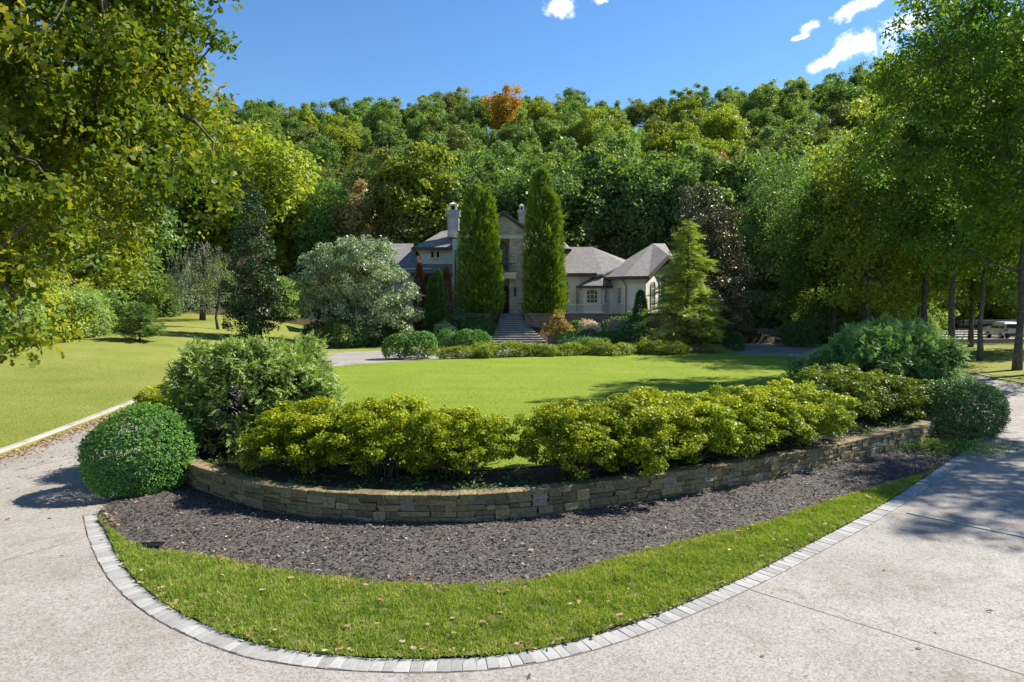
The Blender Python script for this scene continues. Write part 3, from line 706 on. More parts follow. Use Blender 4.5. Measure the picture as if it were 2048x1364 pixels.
for x, y in zip(xs, yb): hp('baluster', MB().tube([(x, y, zb), (x, y - .12, zb + .3), (x, y - .05, zb + .6), (x, y, zt)], .016, 5), M['iron_rail'], ro)
window('arched_window', 1001, 483, 544, 27, D0 + 2.3, 2, 4, .9, 'frame_dark')
# door
db = P(1003, 627, D0 + 2.3); s = (D0 + 2.3) / FPX
def arch_poly(w, h, ins, y):
    pts = [(db[0] - w / 2 + ins, y, db[2]), (db[0] + w / 2 - ins, y, db[2])]
    for i in range(9):
        a = math.pi * i / 8; pts.append((db[0] + (w / 2 - ins) * math.cos(a), y, db[2] + h - w * .35 - ins + w * .35 * math.sin(a)))
    return pts
dr = hp('door', MB().prism(arch_poly(1.55, 3.3, .0, db[1] - .10), (0, .08, 0)), M['door'])
for sx in (-1, 1):
    for z0, z1 in ((.2, 1.1), (1.25, 2.5)):
        hp('door_panel', MB().box(db[0] + sx * .37 - .25, db[0] + sx * .37 + .25, db[1] - .14, db[1] - .102, db[2] + z0, db[2] + z1), M['door'], dr)
hp('handle', MB().tube([(db[0] + .06, db[1] - .18, db[2] + 1.0), (db[0] + .06, db[1] - .18, db[2] + 1.3)], .025), M['metal_flash'], dr)
n_ = 11; a_, b_ = arch_poly(1.9, 3.5, 0, db[1] - .16), arch_poly(1.55, 3.3, 0, db[1] - .16)
hp('door_surround', MB().add(a_ + b_ + [(x, y + .14, z) for x, y, z in b_] + [(x, y + .14, z) for x, y, z in a_],
   [q for k in range(n_) for j in [(k + 1) % n_] for q in ((k, j, n_ + j, n_ + k), (n_ + k, n_ + j, 2 * n_ + j, 2 * n_ + k), (3 * n_ + k, 3 * n_ + j, j, k))]), M['trim_pale'])
# wall lantern on the right pier
lc = P(1030, 585, D0 - .2)
ln = hp('lantern', MB().tube([lc + (0, 0, .55), lc + (0, 0, .3)], [.02, .16], 6).tube([lc + (0, 0, -.3), lc + (0, 0, -.42)], [.15, .04], 6).tube([lc + (0, .2, .35), lc + (0, 0, .5)], .02), M['iron_rail'])
hp('lantern_glass', MB().tube([lc + (0, 0, -.3), lc + (0, 0, .3)], [.11, .14], 6), M['frame_dark'], ln)
# --- left block
hp('wall', rect(905, 963, 478, GR, D0 + .9, 9), M['stucco_grey'])
hp('wall', rect(800, 906, 546, GR, D0 + 1.9, 9), M['stucco_grey'])
up = [(829, 496), (906, 496), (906, 528), (845, 528), (842, 514), (836, 503)]
hp('wall', slab(up[::-1], D0 + 2.6, 7), M['stucco_grey'], lab='upper wall with curved shoulder')
hp('string_course', rect(838, 905.5, 505, 507, D0 + 2.52, .1), M['trim_pale'])
for cx in (865, 876): window('small_window', cx, 502, 516, 7.5, D0 + 2.55, 1, 1, 0, 'frame', fw=.06)
def roof(name, faces, m='shingle', t=.16): return hp(name, faces3([[P(*q) for q in f] for f in faces], (0, 0, -t)), M[m])
roof('skirt_roof', [[(806, 549, D0 + 1.2), (908, 549, D0 + 1.2), (908, 527, D0 + 2.7), (836, 527, D0 + 2.7)],
                    [(806, 549, D0 + 1.2), (836, 527, D0 + 2.7), (829, 497, D0 + 6), (800, 520, D0 + 8)]])
hp('fascia_board', rect(803, 909, 545.5, 551, D0 + 1.15, .12), M['fascia'])
hp('flashing', rect(798, 864, 536.5, 538.5, D0 + 1.6, .1), M['metal_flash'])
roof('hipped_roof', [[(824, 497, D0 + 1.6), (924, 497, D0 + 1.6), (960, 452, D0 + 6.5), (884, 462, D0 + 6.5)],
                     [(824, 497, D0 + 1.6), (884, 462, D0 + 6.5), (884, 470, D0 + 9), (826, 499, D0 + 12)],
                     [(924, 497, D0 + 1.6), (966, 470, D0 + 1.6), (980, 440, D0 + 7), (960, 452, D0 + 6.5)]])
hp('fascia_board', rect(822, 926, 494, 500.5, D0 + 1.5, .14), M['fascia'])
hp('fascia_board', MB().bar(P(926, 497, D0 + 1.55), P(966, 474, D0 + .8), .12, .3), M['fascia'])
roof('hipped_roof', [[(700, 548, D0 + 2.5), (812, 548, D0 + 2.5), (827, 487, D0 + 9), (742, 487, D0 + 9)]])
hp('fascia_board', rect(696, 802, 546, 551, D0 + 2.4, .12), M['fascia'])
hp('wall', rect(705, 799, 549, GR, D0 + 3.1, 7), M['stucco_grey'])
hp('downspout', MB().tube([P(910, 500, D0 + .8), P(910, 625, D0 + .8)], .06), M['gutter'])
def chimney(x0, x1, ytop, ybot, d, sc=1):
    c = hp('chimney', rect(x0, x1, ytop + 26 * sc, ybot, d, 1.5), M['chimney_stone'])
    hp('chimney_cap', rect(x0 - 2 * sc, x1 + 2 * sc, ytop + 17 * sc, ytop + 27 * sc, d - .12, 1.74, rect(x0 - 3 * sc, x1 + 3 * sc, ytop + 15.5 * sc, ytop + 18 * sc, d - .18, 1.86)), M['chimney_stone'], c)
    w = (x1 - x0) * .16
    b = MB()
    for xa, xb in ((x0 + w, x0 + 2 * w), (x1 - 2 * w, x1 - w)): rect(xa, xb, ytop + 5 * sc, ytop + 16 * sc, d + .2, .25, b); rect(xa, xb, ytop + 5 * sc, ytop + 16 * sc, d + 1.05, .25, b)
    rect(x0 + w * .8, x1 - w * .8, ytop + 3.5 * sc, ytop + 6.5 * sc, d + .1, 1.3, b)
    p = [P(x0 + w, ytop + 3.6 * sc, d + .15), P(x1 - w, ytop + 3.6 * sc, d + .15)]; ap = P((x0 + x1) / 2, ytop, d + .75)
    b.add([p[0], p[1], p[1] + (0, 1.2, 0), p[0] + (0, 1.2, 0), ap], [(0, 1, 4), (1, 2, 4), (2, 3, 4), (3, 0, 4)])
    hp('chimney_pot', b, M['trim_pale'], c)
    hp('flue', rect(x0 + 2.1 * w, x1 - 2.1 * w, ytop + 7 * sc, ytop + 15.5 * sc, d + .5, .5), M['iron_rail'], c)
chimney(895, 917, 404, 474, D0 + 3.2); chimney(1037, 1050, 408, 466, D0 + 6, .7)
# --- right block behind the tall conifer
hp('wall', rect(1048, 1125, 497, GR, D0 + .9, 9), M['stucco'])
roof('hipped_roof', [[(1042, 499, D0 + .2), (1141, 499, D0 + .2), (1112, 468, D0 + 5.5), (1060, 462, D0 + 5.5)], [(1141, 499, D0 + .2), (1144, 499, D0 + 11), (1112, 470, D0 + 6.5), (1112, 468, D0 + 5.5)]])
hp('fascia_board', rect(1042, 1143, 497, 502, D0 + .12, .14), M['fascia'])
# --- middle wing
hp('wall', rect(1118, 1232, 549, GR, D0 + 2.6, 8), M['stucco'])
roof('hipped_roof', [[(1112, 551, D0 + 1.9), (1196, 551, D0 + 1.9), (1206, 548, D0 + 2.0), (1250, 527, D0 + 5), (1184, 494, D0 + 8), (1112, 494, D0 + 8)],
                     [(1250, 527, D0 + 5), (1262, 524, D0 + 10), (1186, 495, D0 + 9.5), (1184, 494, D0 + 8)]])
hp('fascia_board', rect(1120, 1194, 546, 552.5, D0 + 1.8, .14), M['fascia'])
window('arched_window', 1132, 562, 606, 12, D0 + 2.55, 2, 4, .6)
# bay window
bx = [(1158, D0 + 2.5), (1167, D0 + 1.3), (1201, D0 + 1.3), (1219, D0 + 2.6)]
mb = MB()
pl = [np.array([P(x, GR, d)[0], d, P(x, GR, d)[2]]) for x, d in bx]; zt = P(1180, 573, D0 + 1.3)[2]; zb = P(1180, GR, D0 + 1.3)[2]
mb.add([(p[0], p[1], zb) for p in pl] + [(p[0], p[1], zt) for p in pl], [(i, i + 1, 5 + i, 4 + i) for i in range(3)] + [(3, 2, 1, 0), (4, 5, 6, 7)])
hp('bay_wall', mb, M['stucco'])
roof('bay_roof', [[(1153, 573, D0 + 2.2), (1165, 573, D0 + .8), (1204, 573, D0 + .8), (1204, 549, D0 + 2.7), (1192, 549, D0 + 2.7)], [(1204, 573, D0 + .8), (1224, 573, D0 + 2.2), (1222, 552, D0 + 2.8), (1204, 549, D0 + 2.7)]])
mb = MB()
for (xa, da), (xb, db_) in (((1153, D0 + 2.2), (1165, D0 + .75)), ((1165, D0 + .75), (1204, D0 + .75)), ((1204, D0 + .75), (1225, D0 + 2.2))): mb.bar(P(xa, 573.5, da), P(xb, 573.5, db_), .1, .24)
hp('fascia_board', mb, M['fascia'])
window('bay_window', 1184, 578, 607, 24, D0 + 1.27, 3, 3, .35)
window('bay_window', 1210, 577, 607, 13, D0 + 1.85, 2, 3, .35, ang=R(52)); window('bay_window', 1162, 579, 607, 6, D0 + 1.8, 1, 3, .35, ang=R(-60))
hp('downspout', MB().tube([P(1154, 574, D0 + 2.4), P(1154, 625, D0 + 2.4)], .05), M['gutter'])
# --- right wing with canted front
fp = [(1221, D0 + 3.0), (1251, D0 + .4), (1291, D0 - .3), (1352, D0 + 5.5), (1352, D0 + 13), (1221, D0 + 13)]
pl = [P(x, GR, d) for x, d in fp]; zb = pl[0][2]; ze = P(1265, 553, D0)[2]
mb = MB(); mb.add([(p[0], p[1], zb) for p in pl] + [(p[0], p[1], ze) for p in pl], [(i, (i + 1) % 6, 6 + (i + 1) % 6, 6 + i) for i in range(6)] + [tuple(range(6))[::-1], tuple(range(6, 12))])
hp('wing_wall', mb, M['stucco'])
gA, gB = np.array([pl[2][0], pl[2][1], ze]), np.array([pl[3][0], pl[3][1], ze]); gm = (gA + gB) / 2 + np.array([0, 0, 2.2])
hp('gable_wall', MB().prism([gA + (0, .02, 0), gB + (0, .02, 0), gm + (0, .02, 0)], np.array([-.3, .3, 0])), M['stucco'])
ev = lambda i, o: np.array([pl[i][0] + o[0], pl[i][1] + o[1], ze])
e0, e1, e2, e3 = ev(0, (-1.0, -.3)), ev(1, (-.35, -.8)), ev(2, (.1, -.9)), ev(3, (1.0, -.6)); gp_ = gm + np.array([.6, -.6, .25])
ap = P(1306, 487, D0 + 8); ap2 = P(1330, 487, D0 + 13)
hp('wing_roof', faces3([[e0, e1, ap], [e1, e2, ap], [e2, gp_, ap], [gp_, e3, ap2, ap], [e0, ap, ap2, e0 + np.array([0, 10, 0])]]), M['shingle'])
mb = MB()
for a, b in ((e0, e1), (e1, e2), (e2, gp_), (gp_, e3)): mb.bar(a + (0, 0, -.16), b + (0, 0, -.16), .14, .36)
hp('fascia_board', mb, M['fascia'])
# cornice band under the eaves
mb = MB()
for a, b in ((0, 1), (1, 2)): mb.bar(np.array([pl[a][0] - .05, pl[a][1] - .08, ze - .75]), np.array([pl[b][0], pl[b][1] - .08, ze - .75]), .1, .14)
hp('string_course', mb, M['trim_pale'])
window('side_window', 1240, 574, 608, 13, D0 + 1.25, 2, 4, 0, ang=-math.atan2(pl[0][1] - pl[1][1], pl[1][0] - pl[0][0]))
ga = math.atan2(pl[3][1] - pl[2][1], pl[3][0] - pl[2][0])
for fx, wx in ((.22, 13), (.52, 18), (.80, 13)):
    q = pl[2] + (pl[3] - pl[2]) * fx; pxq, pyq = to_px((q[0], q[1], zb)); wq = wx * 1.35
    window('arched_window', pxq, (552 if wx == 18 else 562), 622, wq, q[1] - .04, 2, 5, .9, ang=ga)
hp('downspout', MB().tube([P(1243, 556, D0 - .2), P(1247, 562, D0), P(1252, 572, D0 + .15), P(1252, 625, D0 + .15)], .055), M['gutter'])

# ------------------------------------------------------------------ terrace, its wall, railing and the steps
TZ = P(1006, 627, D0)[2]
ter = thing('terrace', 'brown stone terrace wall in front of the villa', 'terrace', (0, 71, 0))
def tp(name, mb, m, root=ter): return part(name, mb.mesh(name, m, origin=tuple(root.location)), root)
xl, xr = P(980, 0, 71)[0], P(1050, 0, 71)[0]; XL, XR = P(780, 0, 71)[0], P(1330, 0, 71)[0]
tp('retaining_face', MB().box(XL, xl - .02, 70.9, 76, .2, TZ - .02), M['terrace_stone']); tp('retaining_face', MB().box(xr + .02, XR, 70.9, 76, .2, TZ - .02), M['terrace_stone'])
tp('coping', MB().box(XL - .1, xl, 70.75, 71.4, TZ - .02, TZ + .1), M['step_stone']); tp('coping', MB().box(xr, XR + .1, 70.75, 71.4, TZ - .02, TZ + .1), M['step_stone'])
tp('landing', MB().box(xl - .02, xr + .02, 72.8, 76.3, .2, TZ - .03), M['step_stone'])
rl = thing('terrace_railing', 'thin metal railing on the terrace in front of the bay window', 'railing', (8, 71.1, TZ))
ra, rb = P(1137, 611, 71.1), P(1206, 611, 71.1)
zr0, zr1 = TZ + .16, TZ + 1.0
part('rail', MB().bar((ra[0], 71.1, zr1), (rb[0], 71.1, zr1), .07, .05).bar((ra[0], 71.1, zr0 + .05), (rb[0], 71.1, zr0 + .05), .05, .04).mesh('rail', M['frame'], origin=tuple(rl.location)), rl)
bal = MB().box(-.013, .013, -.013, .013, 0, zr1 - zr0 + .06).mesh('baluster', M['frame'])
for x in np.arange(ra[0], rb[0] + .01, .15): part('baluster', bal, rl, loc=(x - 8, 0, zr0 - .06 - TZ))
steps = thing('entrance_steps', 'wide flight of weathered stone steps rising to the villa door', 'steps', (0, 67, .5))
NS = 14
for i in range(NS):
    f = i / (NS - 1); d = 66.6 + f * 6.3; z1 = .55 + (TZ - .55) * (i + 1) / NS
    k = max(0, 1 - f * 1.15) ** 1.3
    a = P(997 - 15 * min(1, k * 1.2), 0, d)[0]; b = P(1047 + 52 * k, 0, d)[0]
    part('step', MB().box(a, b, d, d + .62 + (.4 if i == NS - 1 else 0), z1 - .34, z1 - .045).mesh('step', M['step_stone'], origin=(0, 67, .5)), steps)
    part('tread', MB().box(a - .03, b + .03, d - .04, d + .66 + (.4 if i == NS - 1 else 0), z1 - .043, z1).mesh('tread', M['step_tread_lit'], origin=(0, 67, .5)), steps)
for sx, pa, pb in ((-1, (994, 66.9), (999, 72.6)), (1, (1092, 66.9), (1045, 72.6))):
    hr = thing('stair_handrail', 'curved iron handrail on the %s side of the entrance steps' % ('left' if sx < 0 else 'right'), 'handrail', (0, 70, 1), group='entrance handrails')
    pts = []
    for i in range(9):
        f = i / 8; d = pa[1] + (pb[1] - pa[1]) * f; kx = (max(0, 1 - f * 1.1) ** 1.3) if sx > 0 else 1 - f
        x = P(pb[0] + (pa[0] - pb[0]) * kx, 0, d)[0]; pts.append((x, d, .7 + (TZ - .6) * f + .9))
    part('rail', MB().tube(pts, .03).mesh('rail', M['iron_rail'], origin=(0, 70, 1)), hr)
    for p in pts: part('post', MB().tube([(p[0], p[1], p[2] - 1.0), p], .018, 5).mesh('post', M['iron_rail'], origin=(0, 70, 1)), hr)
for nm, a, b, lab in (('low_wall', 828, 982, 'low stone garden wall left of the entrance steps'), ('low_wall', 1098, 1148, 'low brown stone wall right of the entrance steps')):
    xa, xb = P(a, 0, 66.5)[0], P(b, 0, 66.5)[0]
    w_ = thing(nm, lab, 'wall', ((xa + xb) / 2, 66.5, .4))
    part('masonry', MB().box(xa, xb, 66.3, 66.7, .3, 1.35).mesh('masonry', M['terrace_stone'] if a > 1000 else M['court_stone'], origin=tuple(w_.location)), w_)
    part('coping', MB().box(xa - .05, xb + .05, 66.22, 66.78, 1.35, 1.45).mesh('coping', M['step_stone'], origin=tuple(w_.location)), w_)

# ------------------------------------------------------------------ right-hand court: walls, gate, steps
cw = thing('court_wall', 'tall sunlit stone court wall behind the parked silver car', 'wall', (*P(1900, 690, 82)[:2], .8))
O = tuple(cw.location); zt, zb = P(0, 642, 82)[2], .6
x0, x1, x2, x3 = [P(x, 0, 82)[0] for x in (1845, 1932, 1958, 2100)]
part('masonry', MB().box(x0, x1, 82, 82.6, zb, zt).mesh('masonry', M['court_stone'], origin=O), cw); part('masonry', MB().box(x2 - .2, x3, 82.8, 83.4, zb, zt).mesh('masonry', M['court_stone'], origin=O), cw)
part('coping', MB().box(x0 - .1, x1 + .08, 81.9, 82.7, zt, zt + .12).mesh('coping', M['trim_pale'], origin=O), cw); part('coping', MB().box(x2 - .3, x3, 82.7, 83.5, zt, zt + .12).mesh('coping', M['trim_pale'], origin=O), cw)
gt = thing('iron_gate', 'black iron gate with arched top in the court wall', 'gate', (P(1944, 0, 82)[0], 82.2, zb))
gx = (x2 - x1) / 2
part('gate_frame', MB().tube([(-gx + .1, 0, 0), (-gx + .1, 0, 3.3), (-gx * .6, 0, 4.0), (0, 0, 4.05), (gx * .6, 0, 3.7), (gx - .1, 0, 3.2), (gx - .1, 0, 0)], .05).mesh('gate_frame', M['iron_rail']), gt)
for i in range(9): part('bar', MB().tube([(-gx + .2 + i * (2 * gx - .4) / 8, 0, .05), (-gx + .2 + i * (2 * gx - .4) / 8, 0, 3.1)], .02, 5).mesh('bar', M['iron_rail']), gt)
cs = thing('court_steps', 'broad pale stone court steps under the trees', 'steps', (P(1940, 0, 70)[0], 72, .8))
for i in range(4):
    xa, xb = P(1830, 0, 70)[0], P(2110, 0, 70)[0]; d = 70.5 + i * 2.2; z = 1.0 + i * .16
    part('step', MB().box(xa, xb, d, d + 2.3, z - .3, z).mesh('step', M['kerb'], origin=tuple(cs.location)), cs)
lw = thing('low_wall', 'low mossy stone wall at the back of the shaded verge', 'wall', (P(1940, 0, 66)[0], 66, .5))
xa, xb = P(1830, 0, 66)[0], P(2110, 0, 66)[0]
part('masonry', MB().box(xa, xb, 66, 66.4, .3, 1.15).mesh('masonry', M['court_stone'], origin=tuple(lw.location)), lw)
part('coping', MB().box(xa, xb, 65.9, 66.5, 1.15, 1.24).mesh('coping', M['kerb'], origin=tuple(lw.location)), lw)
sw = thing('low_wall', 'shaded grey stone wall at the end of the parking court', 'wall', (P(1545, 0, 76)[0], 76, .5))
xa, xb = P(1500, 0, 76)[0], P(1600, 0, 76)[0]
part('masonry', MB().box(xa, xb, 76, 76.5, .3, 1.7).mesh('masonry', M['court_stone'], origin=tuple(sw.location)), sw)
part('coping', MB().box(xa - .1, xb + .1, 75.9, 76.6, 1.7, 1.8).mesh('coping', M['kerb'], origin=tuple(sw.location)), sw)
# picket gate by the car
pk = thing('picket_fence', 'short iron picket fence beside the silver car', 'fence', (P(1975, 0, 78)[0], 78, 1.0))
part('rail', MB().box(-1.9, 1.9, -.03, .03, 1.15, 1.22).box(-1.9, 1.9, -.03, .03, .2, .26).mesh('rail', M['iron_rail']), pk)
pm = MB().box(-.02, .02, -.05, -.031, 0, 1.4).mesh('picket', M['iron_rail'])
for i in range(16): part('picket', pm, pk, loc=(-1.85 + i * .245, 0, 0))

# ------------------------------------------------------------------ cars
M['silver_paint'] = plain('silver_paint', (.55, .56, .57), .3, .35); M['grey_paint'] = plain('grey_green_paint', (.10, .125, .12), .25, .4)
M['tyre'] = plain('tyre', (.015, .015, .016), .8); M['rim'] = plain('alloy_rim', (.45, .45, .46), .35, .8)
M['tail'] = plain('tail_lamp', (.50, .02, .015), .25); M['car_glass'] = plain('car_glass', (.015, .018, .02), .05, 0, .9); M['plastic'] = plain('dark_plastic', (.02, .02, .02), .6)
M['headlamp'] = plain('headlamp', (.6, .62, .64), .15); M['plate'] = plain('number_plate', (.6, .6, .58), .5)
def car(name, label, loc, rz, paint, glass='car_glass'):
    t = thing(name, label, 'car', loc, rz)
    # side profile (x forward, z up), lofted across the width with tumblehome
    prof = [(-2.25, .42), (-2.32, .75), (-2.28, 1.0), (-2.18, 1.12), (1.15, 1.05), (2.0, .92), (2.28, .72), (2.3, .42)]
    def loft_prof(pf, ys, nm, m, par, inset):
        mb = MB(); n = len(pf); v = []
        for y, k in ys:
            for x, z in pf: v.append((x * (1 - inset * k), y, z - .02 * k))
        f = [(i * n + j, i * n + (j + 1) % n, (i + 1) * n + (j + 1) % n, (i + 1) * n + j) for i in range(len(ys) - 1) for j in range(n)]
        f += [tuple(range(n)), tuple((len(ys) - 1) * n + j for j in range(n))[::-1]]
        return part(nm, mb.add(v, f).mesh(nm, m), par)
    body = loft_prof(prof, [(-.93, 1), (-.88, .3), (-.6, 0), (.6, 0), (.88, .3), (.93, 1)], 'body', M[paint], t, .03)
    cab = [(-2.16, 1.09), (-1.95, 1.55), (-1.55, 1.72), (.1, 1.74), (.45, 1.62), (1.25, 1.04)]
    loft_prof(cab, [(-.84, 2.0), (-.72, .4), (-.4, 0), (.4, 0), (.72, .4), (.84, 2.0)], 'cabin', M[paint], t, .03)
    for s_ in (-1, 1):
        def side(pts, nm, m): part(nm, MB().prism([(x, s_ * (.905 - (z - 1.05) * .22), z) for x, z in pts], (0, s_ * -.05, 0)).mesh(nm, m), t)
        side([(-.15, 1.1), (.95, 1.1), (.35, 1.58), (-.15, 1.63)], 'side_window', M[glass]); side([(-1.15, 1.1), (-.22, 1.1), (-.22, 1.63), (-1.15, 1.63)], 'side_window', M[glass]); side([(-1.95, 1.14), (-1.22, 1.1), (-1.22, 1.62), (-1.72, 1.56)], 'side_window', M[glass])
        part('tail_light', MB().box(-2.345, -2.05, s_ * .62 - .24 * (s_ < 0) * 1, s_ * .62 + .24 * (s_ < 0) * 0 + (.30 if s_ > 0 else 0), .82, 1.06).mesh('tail_light', M['tail']), t)
        part('headlight', MB().box(2.1, 2.31, min(s_ * .5, s_ * .9), max(s_ * .5, s_ * .9), .66, .8).mesh('headlight', M['headlamp']), t)
        part('mirror', MB().box(.65, .85, min(s_ * .92, s_ * 1.08), max(s_ * .92, s_ * 1.08), 1.02, 1.18).mesh('mirror', M[paint]), t)
        for x in (-1.4, 1.42):
            w_ = part('wheel', MB().tube([(x, s_ * .72, .34), (x, s_ * .95, .34)], .345, 18).mesh('wheel', M['tyre']), t)
            part('rim', MB().tube([(x, s_ * .90, .34), (x, s_ * .962, .34)], [.22, .2], 14).mesh('rim', M['rim']), w_)
        part('roof_rail', MB().bar((-1.6, s_ * .66, 1.79), (.05, s_ * .66, 1.80), .04, .04).mesh('roof_rail', M['plastic']), t)
    part('rear_window', MB().prism([(-2.17, -.66, 1.16), (-2.17, .66, 1.16), (-1.99, .58, 1.55), (-1.99, -.58, 1.55)], (-.03, 0, .01)).mesh('rear_window', M[glass]), t)
    part('windscreen', MB().prism([(1.22, -.68, 1.09), (1.22, .68, 1.09), (.52, .6, 1.60), (.52, -.6, 1.60)], (.02, 0, .03)).mesh('windscreen', M[glass]), t)
    part('bumper', MB().box(-2.38, -2.2, -.86, .86, .40, .62).mesh('bumper', M['plastic']), t); part('bumper', MB().box(2.2, 2.36, -.86, .86, .40, .6).mesh('bumper', M['plastic']), t)
    part('number_plate', MB().box(-2.37, -2.33, -.26, .26, .80, .94).mesh('number_plate', M['plate']), t)
    return t
cz = P(2030, 690, 69)
car('parked_car', 'silver estate car with red tail lights parked beside the court', (P(2032, 0, 69.0)[0], 68.6, 1.11), R(76), 'silver_paint')
car('parked_car', 'dark grey car mostly hidden behind the magnolia in the shaded court', (P(1484, 0, 71.5)[0] - .9, 72.2, .54), R(28), 'grey_paint')
tag(obj('parking_court', MB().box(20, 38, 67.5, 79, .4, .53).mesh('parking_court', M['drive'])), 'shaded pale parking court beside the villa', kind='structure')
tag(obj('court_platform', MB().box(P(1820, 0, 67)[0], P(2150, 0, 67)[0], 66.41, 70.49, .2, 1.1).mesh('court_platform', M['kerb'])), 'raised pale court with the parked silver car', kind='structure')
# ------------------------------------------------------------------ foliage toolkit
def nrmz(v): return v / np.maximum(np.linalg.norm(v, axis=-1, keepdims=True), 1e-9)
def unit(r, n): return nrmz(r.normal(size=(n, 3)))
T_RHOMB = (np.array([(0, 0, 0), (.45, .30, .06), (1, 0, 0), (.45, -.30, .06)]), np.array([(0, 1, 2, 3)]))
T_LONG = (np.array([(0, 0, 0), (.45, .17, .05), (1, 0, -.04), (.45, -.17, .05)]), np.array([(0, 1, 2, 3)]))
_ok = [(0, 0), (.26, .24), (.42, .12), (.68, .33), (1, .0)]
T_OAK = (np.array([(x, -y, .10 * y - .06 * x * x) for x, y in _ok] + [(x, y, .10 * y - .06 * x * x) for x, y in _ok[-2:0:-1]]), np.arange(8)[None, :])
_mp = [(0, 0), (.10, .34), (.34, .24), (.48, .50), (.62, .20), (1, 0)]
T_MAPLE = (np.array([(x, -y, .08 * y - .06 * x) for x, y in _mp] + [(x, y, .08 * y - .06 * x) for x, y in _mp[-2:0:-1]]), np.arange(10)[None, :])
def _spray(n, reach, w, sw=.24):
    v, f = [], []
    def tri(a, b, c): f.append((len(v), len(v) + 1, len(v) + 2)); v.extend([a, b, c])
    tri((0, -w, 0), (0, w, 0), (1, 0, 0))
    for i in range(n):
        t = .10 + .75 * i / (n - 1); s = 1 if i % 2 else -1; l = reach * (1 - .55 * t)
        tri((t - w, 0, 0), (t + w * 1.6, 0, 0), (t + l * .8, s * l * sw * 3, .05 - .12 * l))
    return (np.array(v), np.array(f))
T_SPRAY = _spray(7, .42, .045)
T_FAN = _spray(5, .50, .09)
def leaves(name, pos, dirs, nrm, size, tmpl, m, rnd):
    tv, tf = tmpl; N = len(pos); k = len(tv)
    x = nrmz(dirs); z = nrm - (nrm * x).sum(1, keepdims=True) * x; z = nrmz(z + 1e-6); y = np.cross(z, x)
    s = np.asarray(size)[:, None, None]
    v = pos[:, None, :] + s * (tv[None, :, 0:1] * x[:, None, :] + tv[None, :, 1:2] * y[:, None, :] + tv[None, :, 2:3] * z[:, None, :])
    f = (tf[None] + (np.arange(N) * k)[:, None, None]).reshape(-1, tf.shape[1])
    return mesh_np(name, v.reshape(-1, 3), f, m, rnd=np.repeat(rnd, len(tf)))
def crown_points(r, lobes, nclump, cr, nleaf, shell=(.55, 1.0), zmin=-.55, fillv=.35, flat=.8, up=.35):
    """lobes: (centre, radii). Returns clump centres, and leaf pos, dir, normal, rnd"""
    cl, cd = [], []
    tot = sum(float(np.prod(q[1])) ** (2 / 3) for q in lobes)
    for c, rad in lobes:
        n = max(3, int(nclump * float(np.prod(rad)) ** (2 / 3) / tot))
        d = unit(r, n * 3); d = d[d[:, 2] > zmin][:n]
        cl.append(np.asarray(c) + d * np.asarray(rad) * r.uniform(shell[0], shell[1], (len(d), 1))); cd.append(d)
    cl = np.concatenate(cl); cd = np.concatenate(cd); n = len(cl)
    crs = cr * r.uniform(.65, 1.35, n); crn = r.random(n)
    idx = np.repeat(np.arange(n), nleaf)
    v = nrmz(r.normal(size=(len(idx), 3)) + cd[idx] * .55 + np.array([0, 0, .25]))
    rad = np.where(r.random(len(idx)) < fillv, r.uniform(.1, .8, len(idx)), r.uniform(.75, 1.05, len(idx)))
    pos = cl[idx] + v * (crs[idx] * rad)[:, None] * np.array([1, 1, flat])
    nrm = nrmz(v * .42 + r.normal(size=v.shape) * .62 + np.array([0, 0, up]))
    dr = nrmz(np.cross(nrm, r.normal(size=v.shape)) + np.array([0, 0, -.25]))
    rnd = np.clip(.45 * crn[idx] + .55 * r.random(len(idx)) , 0, 1)
    return cl, pos, dr, nrm, rnd
def bend(a, b, r, k=5, sag=.12):
    a = np.asarray(a, float); b = np.asarray(b, float); L = np.linalg.norm(b - a); off = r.normal(0, sag * .5, 3) * L; off[2] += sag * L * .5
    return [a + (b - a) * t + off * math.sin(math.pi * t) for t in np.linspace(0, 1, k)]
def skeleton(r, trunk, tr, lobes, clumps, limb_r=.35, sub=.6, twig_r=.02, lobe_of=None, start=.35, sides=7):
    """trunk: polyline; limbs to lobes; branches to a share of the clumps"""
    mb = MB(); n = len(trunk)
    rad = [tr * (1 - .72 * i / (n - 1)) for i in range(n)]; rad[0] *= 1.35
    mb.tube(trunk, rad, sides + 2)
    tp_ = np.array(trunk); limbs = []
    for c, rd in lobes:
        c = np.asarray(c, float); zz = c[2] - .45 * np.linalg.norm(c[:2] - tp_[-1][:2]) - .3 * rd[2]
        k = int(np.argmin(np.abs(tp_[:, 2] - zz))); k = max(int(n * start), min(k, n - 1))
        pts = bend(tp_[k], c, r, 6, .14); r0 = max(rad[k] * .62, twig_r * 2)
        mb.tube(pts, [r0 * (1 - .7 * i / 5) for i in range(6)], sides); limbs.append((pts, r0))
    for q in clumps:
        if r.random() > sub: continue
        best = min(range(len(limbs)), key=lambda i: min(np.linalg.norm(p - q) for p in limbs[i][0][2:]))
        pts = limbs[best][0]; j = min(range(2, 6), key=lambda i: np.linalg.norm(pts[i] - q) + .5 * abs(i - 3))
        r0 = max(limbs[best][1] * .30, twig_r)
        mb.tube(bend(pts[j], q, r, 4, .18), [r0, r0 * .75, r0 * .5, twig_r * .5], 5, cap=False)
    return mb
def trunk_line(r, h, lean=(0, 0), wig=.04, n=9):
    a = r.normal(0, wig, (n, 2)).cumsum(0) * h / n; a -= a[0]
    return [(a[i, 0] + lean[0] * h * (i / (n - 1)) ** 1.3, a[i, 1] + lean[1] * h * (i / (n - 1)) ** 1.3, h * i / (n - 1) - (.3 if i == 0 else 0)) for i in range(n)]
